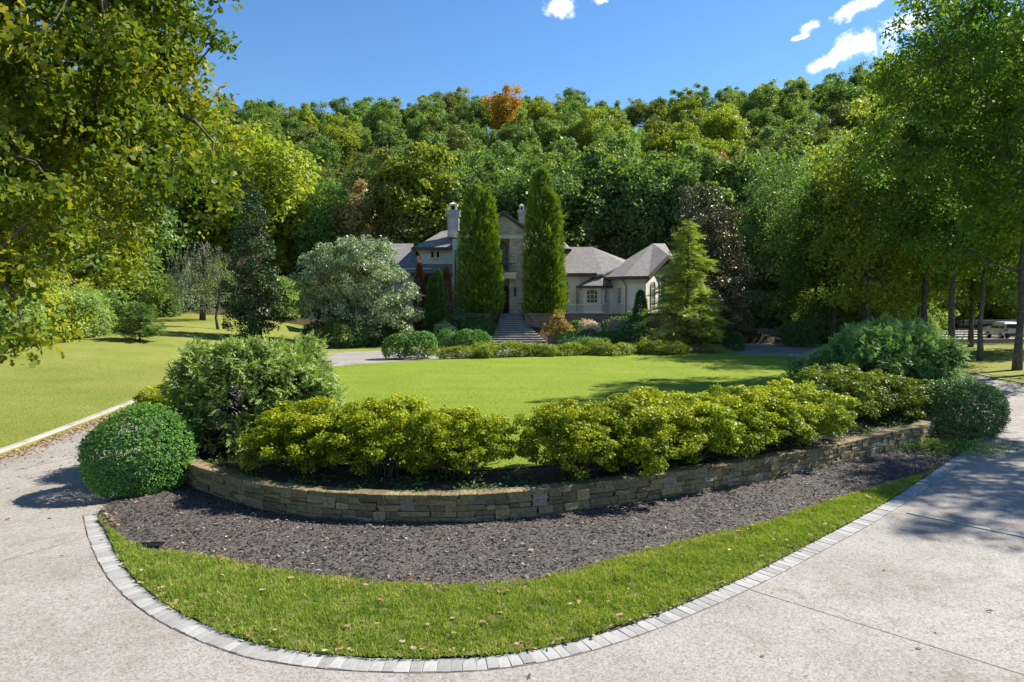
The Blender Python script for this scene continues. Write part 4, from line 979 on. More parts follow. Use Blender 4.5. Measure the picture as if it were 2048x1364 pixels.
def make_tree(name, label, seed, h, lobes, nclump, cr, nleaf, lsize, m='mid', bark='bark', tmpl=T_RHOMB, tr=.25, lean=(0, 0), group=None, loc=(0, 0, 0), rz=0, sub=.5, th=.75, trunk=None, cat='tree', **kw):
    r = np.random.default_rng(seed)
    cl, pos, dr, nr, rnd = crown_points(r, lobes, nclump, cr, nleaf, **kw)
    root = thing(name, label, cat, loc, rz, group)
    tl = trunk or trunk_line(r, h * th, lean)
    part('trunk', skeleton(r, tl, tr, lobes, cl, sub=sub).mesh('trunk', M[bark], True), root)
    part('crown', leaves('crown', pos, dr, nr, lsize * r.uniform(.65, 1.3, len(pos)), tmpl, M[m], rnd), root)
    return root
def gz(x, y): return float(H(x, y))

# ------------------------------------------------------------------ dome shrubs (leaf shell on stems)
def lump(r, d, n=14, amp=.14, k=5.0):
    c = unit(r, n); w = r.uniform(-.4, 1, n)
    e = (np.exp(k * (d @ c.T - 1)) * w).sum(1); return 1 + amp * (e - e.mean())
def shrub_meshes(seed, rx, ry, h, n, lsize, m, tmpl=T_RHOMB, z0=.28, stems=22, amp=.35, k=9, depth=.22, whorl=5, up=.55, stem_r=.012, nl=26, under=-.25, skirt=False):
    r = np.random.default_rng(seed); nw = n // whorl
    d = unit(r, int(nw * 1.9)); d = d[d[:, 2] > under][:nw]
    L = lump(r, d, nl, amp, k) * (1 - .06 * np.abs(r.normal(size=len(d)))) * np.where(r.random(len(d)) < .04, r.uniform(1.0, 1.09, len(d)), 1)
    rr = L * (1 - depth * r.random(len(d)) ** 1.8)
    hz = h * (1 - z0); c = np.array([0, 0, h * z0])
    p = c + d * np.array([rx, ry, hz]) * rr[:, None]
    p[:, 2] = np.where(d[:, 2] < 0, c[2] + d[:, 2] * h * z0 * .9 * rr, p[:, 2])
    if skirt:
        t = np.clip(-d[:, 2] / -under, 0, 1); hd = nrmz(d[:, :2]); q = rr * (1 - .22 * t * t); lowm = d[:, 2] < 0
        p[lowm] = np.column_stack([hd[:, 0] * rx * q, hd[:, 1] * ry * q, c[2] * (1 - t * .98)])[lowm]
    gn = nrmz(d / np.array([rx, ry, hz]))
    ax = nrmz(gn * .7 + np.array([0, 0, up]) + r.normal(size=gn.shape) * .25)
    wr = r.random(len(d))
    # leaf colour gets darker inwards: high rnd outside, low inside
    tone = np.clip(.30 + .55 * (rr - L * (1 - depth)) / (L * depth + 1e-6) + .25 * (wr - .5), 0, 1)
    idx = np.repeat(np.arange(len(p)), whorl)
    side = nrmz(np.cross(ax[idx], unit(r, len(idx))))
    dr = nrmz(side + ax[idx] * r.uniform(.2, .9, (len(idx), 1)))
    nr = nrmz(ax[idx] + r.normal(size=dr.shape) * .35)
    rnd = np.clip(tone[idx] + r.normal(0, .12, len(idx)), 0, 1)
    pos = p[idx] + r.normal(size=dr.shape) * lsize * .35
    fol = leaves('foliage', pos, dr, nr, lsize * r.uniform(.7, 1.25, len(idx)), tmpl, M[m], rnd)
    mb = MB()
    for i in range(stems):
        a = r.uniform(0, 6.28); t = p[int(r.integers(len(p)))]
        s = np.array([math.cos(a) * rx * r.uniform(.03, .30), math.sin(a) * ry * r.uniform(.03, .30), -.05])
        mid = s * .5 + t * .5 + np.array([0, 0, -.06 * h]); mb.tube([s, s * .75 + mid * .25 + np.array([0, 0, .08 * h]), mid, s * .12 + t * .88], [stem_r * 1.7, stem_r * 1.3, stem_r, stem_r * .4], 5, cap=False)
        for _ in range(3):
            q = p[int(r.integers(len(p)))]
            if np.linalg.norm(q - mid) < rx * .95: mb.tube([mid, (mid + q) / 2 + r.normal(0, .05, 3), q * .95 + mid * .05], [stem_r * .8, stem_r * .55, stem_r * .3], 4, cap=False)
    return fol, (mb.mesh('stems', M['twig'], True) if stems else None)
def shrub(name, label, loc, seed=0, rz=0, group=None, sc=1, cat='shrub', meshes=None, **kw):
    fol, st = meshes or shrub_meshes(seed, **kw)
    root = thing(name, label, cat, loc, rz, group, sc)
    part('foliage', fol, root)
    if st: part('stems', st, root)
    return root

# ------------------------------------------------------------------ feathery junipers
def juniper(name, label, loc, seed, rx, ry, h, m, nc=520, ns=34, size=.34, rz=0, group=None):
    r = np.random.default_rng(seed)
    d = unit(r, nc * 2); d = d[d[:, 2] > -.22][:nc]
    L = lump(r, d, 60, .26, 20) * r.uniform(.90, 1.0, len(d))
    c = np.array([0, 0, h * .30]); p = c + d * np.array([rx, ry, h * .70]) * L[:, None]
    p[:, 2] = np.where(d[:, 2] < 0, c[2] + d[:, 2] * h * .8, p[:, 2])
    out = nrmz(d * np.array([1, 1, .75]) + np.array([0, 0, .22]))            # branch tips lean out, then nod
    idx = np.repeat(np.arange(len(p)), ns)
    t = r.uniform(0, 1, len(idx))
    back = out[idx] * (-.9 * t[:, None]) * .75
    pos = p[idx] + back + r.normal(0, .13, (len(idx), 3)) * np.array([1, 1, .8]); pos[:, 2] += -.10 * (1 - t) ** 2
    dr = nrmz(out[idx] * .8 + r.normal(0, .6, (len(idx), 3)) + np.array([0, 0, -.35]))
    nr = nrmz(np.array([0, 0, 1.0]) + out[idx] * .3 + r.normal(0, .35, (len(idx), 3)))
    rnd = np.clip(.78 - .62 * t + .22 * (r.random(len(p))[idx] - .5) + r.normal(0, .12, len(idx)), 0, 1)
    root = thing(name, label, 'shrub', loc, rz, group)
    part('foliage', leaves('foliage', pos, dr, nr, size * r.uniform(.6, 1.2, len(idx)), T_FAN, M[m], rnd), root)
    mb = MB()
    for i in range(90):
        q = p[int(r.integers(len(p)))]; a = r.uniform(0, 6.28); s = np.array([math.cos(a) * rx * r.uniform(0, .35), math.sin(a) * ry * r.uniform(0, .35), -.1])
        mb.tube([s, s * .6 + q * .4 + np.array([0, 0, .25]), q * .9 + c * .1], [.04, .028, .008], 5, cap=False)
    part('stems', mb.mesh('stems', M['bark'], True), root)
    return root
def conifer_column(name, label, loc, seed, peaks, n, size, m, rz=0, group=None, cat='tree', tr=.2):
    """peaks: list of (x, y, base half-width x, base half-width y, height, taper power)"""
    r = np.random.default_rng(seed); P_, D_, N_, C_ = [], [], [], []
    w = np.array([q[2] * q[4] for q in peaks]); w = w / w.sum()
    for q, wk in zip(peaks, w):
        k = int(n * wk); t = r.random(k) ** .9; a = r.uniform(0, 6.283, k)
        prof = np.clip((1 - t) ** q[5] * (.80 + .20 * np.sin(np.clip(t * 5, 0, 1.57))), 0, 1)
        cl = unit(r, 60); rad = prof * (1 + .07 * np.sin(a * 3 + t * 11 + seed) + .06 * np.sin(a * 5 - t * 19) + .08 * np.sin(t * 43 + a * 4) + .05 * np.sin(t * 90 + a * 7) + r.normal(0, .055, k))
        rad = rad * np.where(r.random(k) < .3, r.uniform(.35, .85, k), r.uniform(.82, 1.0, k))
        o = np.column_stack([np.cos(a), np.sin(a), np.zeros(k)])
        P_.append(np.column_stack([q[0] + o[:, 0] * q[2] * rad, q[1] + o[:, 1] * q[3] * rad, t * q[4] + .1]))
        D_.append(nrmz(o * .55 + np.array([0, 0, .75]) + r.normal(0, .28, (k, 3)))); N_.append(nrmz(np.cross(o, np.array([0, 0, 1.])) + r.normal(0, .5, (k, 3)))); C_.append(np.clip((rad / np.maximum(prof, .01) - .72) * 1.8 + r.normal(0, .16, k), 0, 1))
    pos, dr, nr, rnd = map(np.concatenate, (P_, D_, N_, C_))
    root = thing(name, label, cat, loc, rz, group)
    part('crown', leaves('crown', pos, dr, nr, size * r.uniform(.6, 1.25, len(pos)), T_FAN, M[m], rnd), root)
    mb = MB()
    for q in peaks: mb.tube([(q[0], q[1], -.2), (q[0], q[1], q[4] * .93)], [tr, tr * .15], 7)
    part('trunk', mb.mesh('trunk', M['bark'], True), root)
    return root
def tiered_conifer(name, label, loc, seed, h, rad, nb, ns, size, m, droop=.25, power=.85, z0=.06, rz=0, cat='tree', tr=.16, jitter=.25):
    r = np.random.default_rng(seed); mb = MB(); mb.tube([(0, 0, -.2), (0, 0, h * .5), (r.normal(0, .1), 0, h)], [tr, tr * .6, .02], 8)
    P_, D_, N_, C_ = [], [], [], []
    for i in range(nb):
        f = (i + .5) / nb; f = f ** 1.05; z = h * (z0 + (1 - z0) * f) * 1.0; l = rad * (1 - f) ** power * r.uniform(1 - jitter * 1.4, 1 + jitter) + .12
        a = i * 2.399 + r.normal(0, .3); o = np.array([math.cos(a), math.sin(a), 0]); up = r.uniform(.05, .30)
        def at(t): return np.array([0, 0, z]) + o * l * t + np.array([0, 0, l * (up * t - droop * 1.6 * t * t)])
        mb.tube([at(t) for t in (0, .35, .7, 1)], [.012 + .012 * l, .02, .012, .004], 5, cap=False)
        k = max(6, int(ns * (l / rad) * 1.0 + 4)); t = r.uniform(.12, 1.02, k) ** .8; s = np.where(r.random(k) < .5, -1, 1)
        sd = np.cross(o, [0, 0, 1.])
        base = np.array([at(x) for x in t]); off = s * r.random(k) * l * .34 * (1.08 - t)
        P_.append(base + sd * off[:, None] + np.column_stack([np.zeros(k), np.zeros(k), -np.abs(off) * .25 + r.normal(0, .05, k)]))
        D_.append(nrmz(o * .8 + sd * (s * r.uniform(.1, .8, k))[:, None] + np.array([0, 0, -.18]) + r.normal(0, .2, (k, 3))))
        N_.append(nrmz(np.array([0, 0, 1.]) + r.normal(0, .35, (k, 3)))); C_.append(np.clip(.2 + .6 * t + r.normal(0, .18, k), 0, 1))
    pos, dr, nr, rnd = map(np.concatenate, (P_, D_, N_, C_))
    root = thing(name, label, cat, loc, rz)
    part('crown', leaves('crown', pos, dr, nr, size * r.uniform(.6, 1.25, len(pos)), T_SPRAY, M[m], rnd), root)
    part('trunk', mb.mesh('trunk', M['bark'], True), root)
    return root

# ------------------------------------------------------------------ planting on the island
def onbed(px, d): p = P(px, 600, d); return (p[0], d, float(lawn_z(p[0], d)) - .02)
def mound_meshes(seed, rx, ry, h, nclump, cr, nleaf, lsize, m, stems=50):
    r = np.random.default_rng(seed); lobes = []
    for i in range(8):
        a = i * 2.4 + r.normal(0, .3); q = .62 * math.sqrt(i / 7.5); s = r.uniform(.38, .52)
        lobes.append(((math.cos(a) * rx * q, math.sin(a) * ry * q, h * (.60 - .20 * q + r.normal(0, .05))), (rx * s, ry * s, h * r.uniform(.28, .36))))
    for i in range(7):
        a = i * .9 + r.normal(0, .15); lobes.append(((math.cos(a) * rx * .66, math.sin(a) * ry * .66, h * r.uniform(.32, .42)), (rx * .30, ry * .30, h * .22)))
    cl, pos, dr, nr, rnd = crown_points(r, lobes, nclump, cr, nleaf, shell=(.78, 1.06), zmin=-.75, fillv=.3, flat=.55, up=.6)
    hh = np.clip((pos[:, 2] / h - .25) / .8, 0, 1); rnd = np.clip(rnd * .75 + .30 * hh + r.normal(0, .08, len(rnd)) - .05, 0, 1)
    k = pos[:, 2] > .06; fol = leaves('foliage', pos[k], dr[k], nr[k], lsize * r.uniform(.65, 1.3, int(k.sum())), T_RHOMB, M[m], rnd[k])
    mb = MB()
    for i in range(stems):
        t = cl[int(r.integers(len(cl)))]; a = r.uniform(0, 6.28); s = np.array([math.cos(a) * rx * r.uniform(.03, .4), math.sin(a) * ry * r.uniform(.03, .4), -.05])
        mid = s * .55 + t * .45; mb.tube([s, s * .8 + mid * .2 + np.array([0, 0, .07 * h]), mid, t], [.022, .018, .013, .005], 5, cap=False)
        for _ in range(2):
            q = cl[int(r.integers(len(cl)))]
            if np.linalg.norm(q - mid) < rx * .8: mb.tube([mid, (mid + q) / 2 + r.normal(0, .04, 3), q], [.011, .008, .004], 4, cap=False)
    return fol, mb.mesh('stems', M['twig'], True)
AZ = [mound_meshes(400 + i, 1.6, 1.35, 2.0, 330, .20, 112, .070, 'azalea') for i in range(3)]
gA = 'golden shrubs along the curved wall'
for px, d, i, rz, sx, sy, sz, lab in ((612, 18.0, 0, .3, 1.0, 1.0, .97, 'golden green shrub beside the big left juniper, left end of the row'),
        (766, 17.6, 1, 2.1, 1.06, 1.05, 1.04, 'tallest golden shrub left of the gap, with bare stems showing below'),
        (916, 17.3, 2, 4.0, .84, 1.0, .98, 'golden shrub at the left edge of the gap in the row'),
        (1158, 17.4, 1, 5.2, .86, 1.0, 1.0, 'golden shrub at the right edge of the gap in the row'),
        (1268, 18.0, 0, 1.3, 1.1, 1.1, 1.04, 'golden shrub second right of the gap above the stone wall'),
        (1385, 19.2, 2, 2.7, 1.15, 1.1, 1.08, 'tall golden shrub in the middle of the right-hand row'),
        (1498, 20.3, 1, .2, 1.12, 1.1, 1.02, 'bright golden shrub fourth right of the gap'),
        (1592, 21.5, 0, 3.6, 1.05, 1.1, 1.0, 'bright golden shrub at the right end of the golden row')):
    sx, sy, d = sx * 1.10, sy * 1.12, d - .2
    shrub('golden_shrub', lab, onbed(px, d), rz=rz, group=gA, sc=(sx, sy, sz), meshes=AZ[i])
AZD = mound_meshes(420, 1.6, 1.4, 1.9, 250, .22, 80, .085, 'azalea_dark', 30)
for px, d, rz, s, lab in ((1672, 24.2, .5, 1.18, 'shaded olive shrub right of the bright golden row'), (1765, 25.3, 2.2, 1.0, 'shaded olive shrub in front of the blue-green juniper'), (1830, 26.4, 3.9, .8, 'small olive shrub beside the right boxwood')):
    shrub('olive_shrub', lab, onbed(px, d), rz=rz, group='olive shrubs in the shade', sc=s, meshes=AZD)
shrub('golden_shrub', 'small golden shrub peeping out behind the left boxwood', onbed(335, 24.3), rz=1, sc=(.85, .85, .82), group=gA, meshes=AZ[2])
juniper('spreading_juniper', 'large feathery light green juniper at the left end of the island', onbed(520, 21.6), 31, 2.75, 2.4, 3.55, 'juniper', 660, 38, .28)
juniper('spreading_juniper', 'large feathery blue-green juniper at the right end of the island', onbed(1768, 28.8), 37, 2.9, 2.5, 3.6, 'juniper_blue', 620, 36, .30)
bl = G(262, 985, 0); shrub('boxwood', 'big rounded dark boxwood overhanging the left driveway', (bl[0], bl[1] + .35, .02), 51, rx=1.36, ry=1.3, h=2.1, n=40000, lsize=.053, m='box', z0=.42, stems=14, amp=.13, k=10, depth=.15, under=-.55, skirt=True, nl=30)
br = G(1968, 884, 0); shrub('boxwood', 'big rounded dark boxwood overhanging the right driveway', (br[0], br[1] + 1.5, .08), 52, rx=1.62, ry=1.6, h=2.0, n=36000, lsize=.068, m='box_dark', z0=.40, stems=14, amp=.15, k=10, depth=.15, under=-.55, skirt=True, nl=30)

# ------------------------------------------------------------------ planting between lawn and house
def gr(px, d): p = P(px, 600, d); return (p[0], d, gz(p[0], d) - .05)
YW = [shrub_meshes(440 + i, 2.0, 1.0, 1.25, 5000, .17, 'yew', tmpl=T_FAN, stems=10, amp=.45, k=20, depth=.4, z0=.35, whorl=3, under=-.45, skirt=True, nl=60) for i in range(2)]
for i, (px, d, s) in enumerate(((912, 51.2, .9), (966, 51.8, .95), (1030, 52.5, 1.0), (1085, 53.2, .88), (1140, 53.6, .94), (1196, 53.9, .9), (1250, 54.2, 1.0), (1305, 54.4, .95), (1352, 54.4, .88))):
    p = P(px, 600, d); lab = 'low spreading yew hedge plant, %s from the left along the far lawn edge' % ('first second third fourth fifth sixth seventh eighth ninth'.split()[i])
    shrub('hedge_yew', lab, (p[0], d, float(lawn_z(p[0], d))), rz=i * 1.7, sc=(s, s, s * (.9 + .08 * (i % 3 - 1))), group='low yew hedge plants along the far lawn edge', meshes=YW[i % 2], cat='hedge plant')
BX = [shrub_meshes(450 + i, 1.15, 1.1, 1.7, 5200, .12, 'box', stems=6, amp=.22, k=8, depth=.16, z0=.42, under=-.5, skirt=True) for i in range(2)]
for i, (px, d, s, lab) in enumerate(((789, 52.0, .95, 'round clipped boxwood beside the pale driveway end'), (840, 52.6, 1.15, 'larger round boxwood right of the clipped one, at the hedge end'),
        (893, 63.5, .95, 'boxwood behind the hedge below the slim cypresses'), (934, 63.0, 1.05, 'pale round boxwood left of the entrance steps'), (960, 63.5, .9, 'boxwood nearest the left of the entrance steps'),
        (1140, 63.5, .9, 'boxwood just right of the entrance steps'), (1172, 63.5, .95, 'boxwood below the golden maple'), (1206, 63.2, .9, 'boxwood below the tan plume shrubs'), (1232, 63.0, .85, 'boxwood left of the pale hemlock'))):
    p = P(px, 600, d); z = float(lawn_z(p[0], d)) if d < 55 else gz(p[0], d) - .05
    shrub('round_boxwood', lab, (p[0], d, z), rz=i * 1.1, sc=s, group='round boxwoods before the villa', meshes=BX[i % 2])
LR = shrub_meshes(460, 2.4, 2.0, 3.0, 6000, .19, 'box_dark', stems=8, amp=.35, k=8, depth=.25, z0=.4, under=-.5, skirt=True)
for px, d, s, rz, lab in ((690, 63.5, 1.0, 0, 'big dark laurel bush in front of the silvery tree'), (738, 66, .8, 2, 'dark laurel under the right side of the silvery tree'), (640, 66, .8, 4, 'dark laurel under the left side of the silvery tree'),
        (1275, 63, .85, 1, 'dark spreading bush left of the pale hemlock foot'), (1240, 68.0, .8, 3, 'dark green bush in front of the villa right wing'), (1262, 69.8, .72, 5, 'dark evergreen bush under the villa side window'), (1600, 66.3, .78, 2.5, 'dark clipped bush at the shaded court entrance'),
        (800, 68.5, .8, 1.4, 'dark bush at the foot of the slim cypresses'), (905, 69.2, .75, 2.9, 'dark bush below the left tall arborvitae'), (955, 69.3, .7, .4, 'dark bush left beside the entrance steps')):
    shrub('laurel_bush', lab, gr(px, d), rz=rz, sc=s, group='dark laurel bushes', meshes=LR)
shrub('clipped_bush', 'small dark rounded bush with drooping leaves beside the dark car', gr(1470, 61), 465, rx=.95, ry=.9, h=1.6, n=3500, lsize=.17, m='box_dark', tmpl=T_LONG, stems=5, z0=.42, amp=.1, depth=.15, under=-.5, skirt=True)
shrub('japanese_maple', 'low golden orange maple beside the entrance steps', gr(1124, 66.6), 470, rx=1.5, ry=1.2, h=2.5, n=2600, lsize=.2, m='maple_gold', stems=14, amp=.8, k=12, depth=.5, z0=.4, under=-.5, tmpl=T_MAPLE)
PLM = shrub_meshes(472, .95, .85, 2.3, 3600, .22, 'tan', tmpl=T_LONG, stems=10, amp=.3, k=7, depth=.3, z0=.45, up=.1)
for px, d, s, lab in ((1181, 65.2, 1.1, 'tan feathery plume shrub right of the golden maple'), (1238, 65.4, 1.1, 'tan feathery plume shrub left of the green cone cypress')):
    shrub('plume_shrub', lab, gr(px, d), sc=s, rz=px, group='tan plume shrubs', meshes=PLM)
shrub('green_shrub', 'dense green shrub between the golden maple and the tan plume', gr(1154, 67.6), 474, rx=1.0, ry=.9, h=2.2, n=4200, lsize=.15, m='box', stems=6, amp=.2, depth=.2, z0=.4)
shrub('green_shrub', 'sparse leafy shrub below the left tall arborvitae', gr(892, 67.0), 475, rx=1.1, ry=.9, h=2.1, n=2600, lsize=.2, m='silver', stems=12, amp=.4, depth=.4, z0=.45)
shrub('blue_spreading_juniper', 'flat blue-green juniper below the boxwoods right of the steps', gr(1160, 60.6), 476, rx=1.8, ry=1.1, h=1.2, n=3600, lsize=.24, m='juniper_blue', tmpl=T_FAN, stems=6, amp=.4, depth=.3, z0=.35)
# tall arborvitae pair
sz_ = lambda px, d: px * d / FPX
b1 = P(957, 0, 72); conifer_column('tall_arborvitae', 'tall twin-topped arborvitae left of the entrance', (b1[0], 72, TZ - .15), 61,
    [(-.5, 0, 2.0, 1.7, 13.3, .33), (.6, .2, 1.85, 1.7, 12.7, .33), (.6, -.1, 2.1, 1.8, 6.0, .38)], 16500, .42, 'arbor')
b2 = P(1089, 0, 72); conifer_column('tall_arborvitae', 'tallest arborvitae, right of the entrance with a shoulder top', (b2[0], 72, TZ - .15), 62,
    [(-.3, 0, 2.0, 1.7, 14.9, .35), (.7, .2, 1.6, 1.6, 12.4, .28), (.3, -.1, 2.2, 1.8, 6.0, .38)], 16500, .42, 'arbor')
gC = 'slim cypresses by the left villa wall'
for px, d, hh, w, m, lab in ((860, 68.5, 6.0, .95, 'arbor_dark', 'slim green cypress, left one of the pair before the villa wall'), (873, 68.6, 6.7, .95, 'arbor_dark', 'slim green cypress, right one of the pair and taller'),
        (834, 69.5, 7.0, .75, 'cypress_rust', 'dead rust red cypress nearest the silvery tree'), (850, 70, 5.7, .7, 'cypress_rust', 'dead rust red cypress tip behind the green pair'), (890, 70, 6.4, .85, 'cypress_rust', 'dead rust red cypress right of the green pair'),
        (1288, 66.5, 5.2, 1.0, 'arbor_dark', 'narrow green cone cypress left of the pale hemlock')):
    b = P(px, 0, d); g0 = gz(b[0], d) - .1
    conifer_column('slim_cypress', lab, (b[0], d, g0), px, [(0, 0, w, w, hh, .48)], 3000, .26, m, group=gC if px < 1000 else None, tr=.08)
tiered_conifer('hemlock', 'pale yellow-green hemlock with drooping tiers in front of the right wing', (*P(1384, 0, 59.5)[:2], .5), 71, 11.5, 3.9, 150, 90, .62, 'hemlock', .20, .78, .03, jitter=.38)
make_tree('magnolia', 'tall glossy brown-green magnolia behind the pale hemlock', 81, 15.5, [((0, 0, 5), (3.9, 3.6, 4.4)), ((.3, 0, 9.5), (3.3, 3.0, 4.0)), ((-.6, 0, 13.2), (2.3, 2.2, 3.0)), ((2.6, 0, 4.2), (2.6, 2.6, 3.6)), ((-2.0, -.5, 5.0), (2.4, 2.2, 4.2)), ((-1.6, 0, 10), (1.8, 1.8, 3)), ((1.8, 0, 9), (2, 1.8, 3))], 260, .80, 100, .27, 'magnolia', loc=gr(1412, 68), zmin=-.9)
make_tree('silvery_tree', 'broad rounded silvery green tree left of the villa', 83, 10.5, [((0, 0, 6.4), (4.6, 4.0, 4.1)), ((-3.0, 0, 5.8), (3.0, 3.0, 3.6)), ((3.4, -.4, 5.0), (3.1, 3.0, 3.4)), ((1.6, .5, 7.6), (3.3, 3, 2.9)), ((4.8, 0, 3.6), (1.7, 2, 2.2)), ((-1.4, .3, 7.9), (2.8, 2.6, 2.5)), ((3.6, -1.2, 2.6), (2.6, 2.2, 2.2)), ((1.2, -1.6, 3.2), (2.6, 2.0, 2.2)), ((-3.4, -.6, 3.4), (2.2, 2.2, 2.0))], 330, .70, 105, .24, 'silver', 'bark_grey', loc=gr(708, 66.5), tr=.32, th=.45, zmin=-.6, flat=.7)
make_tree('holly', 'tall dark glossy holly between the weeping tree and the silvery tree', 85, 13.5, [((0, 0, 4.0), (2.5, 2.3, 3.2)), ((.2, 0, 7.4), (2.2, 2.0, 3.0)), ((-.1, 0, 10.6), (1.5, 1.4, 2.7)), ((0, 0, 12.6), (.7, .7, 1.7)), ((1.0, 0, 3.4), (2.0, 1.9, 2.8)), ((0, -.3, 1.9), (2.3, 2.0, 1.7))], 230, .58, 90, .21, 'holly', loc=gr(502, 62), tr=.2, zmin=-.9)
tiered_conifer('small_pine', 'small bushy dark pine alone on the left lawn', gr(277, 53), 73, 3.0, 1.5, 60, 70, .38, 'pine', -.02, .45, .10, tr=.09, jitter=.3)
# ------------------------------------------------------------------ big trees beside the driveway
def lobes_abs(base, ls): return [((a[0] - base[0], a[1] - base[1], a[2] - base[2]), tuple(np.atleast_1d(b)) if hasattr(b, '__len__') else (b, b, b)) for a, b in ls]
base = (-18.2, 13.2, gz(-18.2, 13.2))
left_lobes = [((-8.0, 13.4, 11.2), (2.6, 3, 3.0)), ((-9.0, 15, 8.4), (2.7, 3, 2.2)), ((-11, 12, 9), (3, 2.6, 2.6)), ((-10.5, 14, 14), (3.4, 3.5, 3.2)), ((-8.2, 15.5, 13.0), (2.3, 3, 2.8)),
              ((-12.8, 16.5, 7.6), (3, 3, 2.0)), ((-8.4, 16.4, 9.6), (2.2, 2.4, 2.6)), ((-9.9, 13.0, 7.4), (2.0, 2.0, 1.7)), ((-13, 11, 13), (3.5, 3.2, 3.5)), ((-16, 15, 15), (4, 4, 4)), ((-14, 19, 10.5), (3.5, 3, 3.2)), ((-10.6, 18.2, 11.2), (2.4, 2.6, 3)), ((-9.5, 12.4, 5.7), (.9, 1.2, 1.9)), ((-9.2, 11.6, 12.4), (2.2, 2.2, 2.6))]
left_oak = make_tree('oak_tree', 'large overhanging oak with yellowing leaves filling the upper left corner', 91, 17, lobes_abs(base, left_lobes), 640, .66, 142, .168, 'oak', 'bark', T_OAK, tr=.42, loc=base, sub=.95, th=.7, shell=(.25, 1.0), zmin=-1, fillv=.5, up=.2)
lr = np.random.default_rng(94)
_, p_, d_, n_2, r_ = crown_points(lr, lobes_abs(base, [((-20, 10, 12), (4, 4, 3.6)), ((-22, 15, 11), (4, 4, 4)), ((-18, 20, 13), (4, 3.6, 4)), ((-23, 12, 15), (4, 4, 3.5))]), 130, .9, 55)
part('crown', leaves('crown', p_, d_, n_2, .32 * lr.uniform(.7, 1.3, len(p_)), T_RHOMB, M['oak'], r_), left_oak)
base = (33.2, 29.0, gz(33.2, 29))
r1 = [((25.5, 24.5, 14), 2.4), ((28, 26.5, 17), 2.8), ((31, 27, 14), 3.2), ((34, 29, 18), 4), ((37, 30, 14), 4), ((30.5, 25, 20), 3.0), ((35, 25, 21), 3.6)]
near_right = make_tree('oak_tree', 'nearest right-hand oak whose boughs shade the driveway from outside the frame', 92, 19, lobes_abs(base, r1), 230, .90, 95, .24, 'oak_right', 'bark', T_RHOMB, tr=.45, loc=base, sub=.6, shell=(.35, 1.0), zmin=-.9, fillv=.5, th=.8)
base = (32.4, 41.5, gz(32.4, 41.5))
r2 = [((22.6, 36.5, 17.5), (3.4, 3.2, 3.2)), ((25.4, 38, 21), (3.8, 3.6, 3.4)), ((26.6, 40, 13.8), (3.4, 3.4, 3)), ((30, 42, 18), (4.4, 4.2, 4)), ((33, 39, 23), (4.4, 4, 3.6)), ((35, 42, 14), (4, 4, 3.4)), ((24.6, 42, 18), (3, 3, 3)), ((29, 38, 11), (3, 3, 2.4)), ((37, 44, 19), (4, 4, 4)), ((22.8, 40.5, 13.6), (2.4, 2.6, 2.6))]
make_tree('oak_tree', 'tall dark oak with leaning grey trunk by the right verge', 93, 22, lobes_abs(base, r2), 520, .95, 110, .24, 'oak_right', 'bark_grey', T_RHOMB, tr=.29, loc=base, sub=.7, shell=(.35, 1.0), zmin=-.9, fillv=.45, lean=(-.16, 0), th=.72)
def medium(seed, h, spread, leafs=.30, m='mid', n=200, cz=.62):
    r = np.random.default_rng(seed); ls = [((0, 0, h * cz), (spread * .62, spread * .62, h * .26))]
    for i in range(7):
        a = i * 2.4 + r.normal(0, .3); q = spread * r.uniform(.42, .62); ls.append(((math.cos(a) * q, math.sin(a) * q, h * r.uniform(cz - .26, cz + .2)), (spread * r.uniform(.40, .58), spread * r.uniform(.40, .58), h * r.uniform(.13, .19))))
    ls.append(((r.normal(0, .4), r.normal(0, .4), h * .86), (spread * .42, spread * .42, h * .14)))
    return ls
def med_tree(name, label, seed, px, d, h, spread, m, bark='bark_grey', lean=(0, 0), n=190, leafs=.30, group=None, tr=.22, cz=.62):
    return make_tree(name, label, seed, h, medium(seed, h, spread, cz=cz), n, spread * .20, 85, leafs, m, bark, tr=tr, loc=gr(px, d), lean=lean, sub=.5, group=group, shell=(.45, 1), zmin=-.8, th=.8)
gR = 'trees along the right verge and court'
T3 = med_tree('verge_tree', 'upright tree with dark straight trunk left on the right verge', 95, 1906, 51, 21, 6.0, 'oak_right', n=260, leafs=.26, group=gR, tr=.25, cz=.56)
T4 = med_tree('verge_tree', 'slim young tree with thin trunk in the middle of the right verge', 96, 1966, 49.5, 14, 3.6, 'mid', n=120, leafs=.24, group=gR, tr=.2)
T5 = med_tree('court_tree', 'tree with slim grey trunk behind the right juniper', 97, 1728, 64, 19, 5.6, 'yellow', n=240, group=gR, tr=.2, cz=.52)
def cp(src, name, label, px, d, rz, sc, m, group=gR, z=None, x=None):
    p = gr(px, d); o = copy_thing(src, p, rz, sc, label, group, {'crown': M[m]}); o.name = name; return o
cp(T5, 'court_tree', 'thin-trunked tree left of the slim grey one by the court', 1668, 66, 2.0, (.95, .95, 1.0), 'oak_right')
cp(T3, 'court_tree', 'leafy tree over the shaded court entrance', 1632, 74, 4.0, 1.0, 'mid')
cp(T5, 'court_tree', 'dark tree with low boughs over the court bush', 1590, 80, 1.0, (1.15, 1.15, 1.05), 'dark')
cp(T3, 'court_tree', 'dark tree behind the grey parked car', 1530, 86, 5.0, 1.1, 'dark')
cp(T3, 'court_tree', 'tall tree rising behind the right juniper', 1790, 66, 1.1, (1.0, 1.0, 1.02), 'oak_right')
cp(T5, 'court_tree', 'tree left of the tall court wall', 1838, 70, 3.0, 1.05, 'mid')
cp(T3, 'verge_tree', 'dark trunked tree at the right edge of the verge', 2040, 43.5, 2.4, (.95, .95, 1.0), 'oak_right')
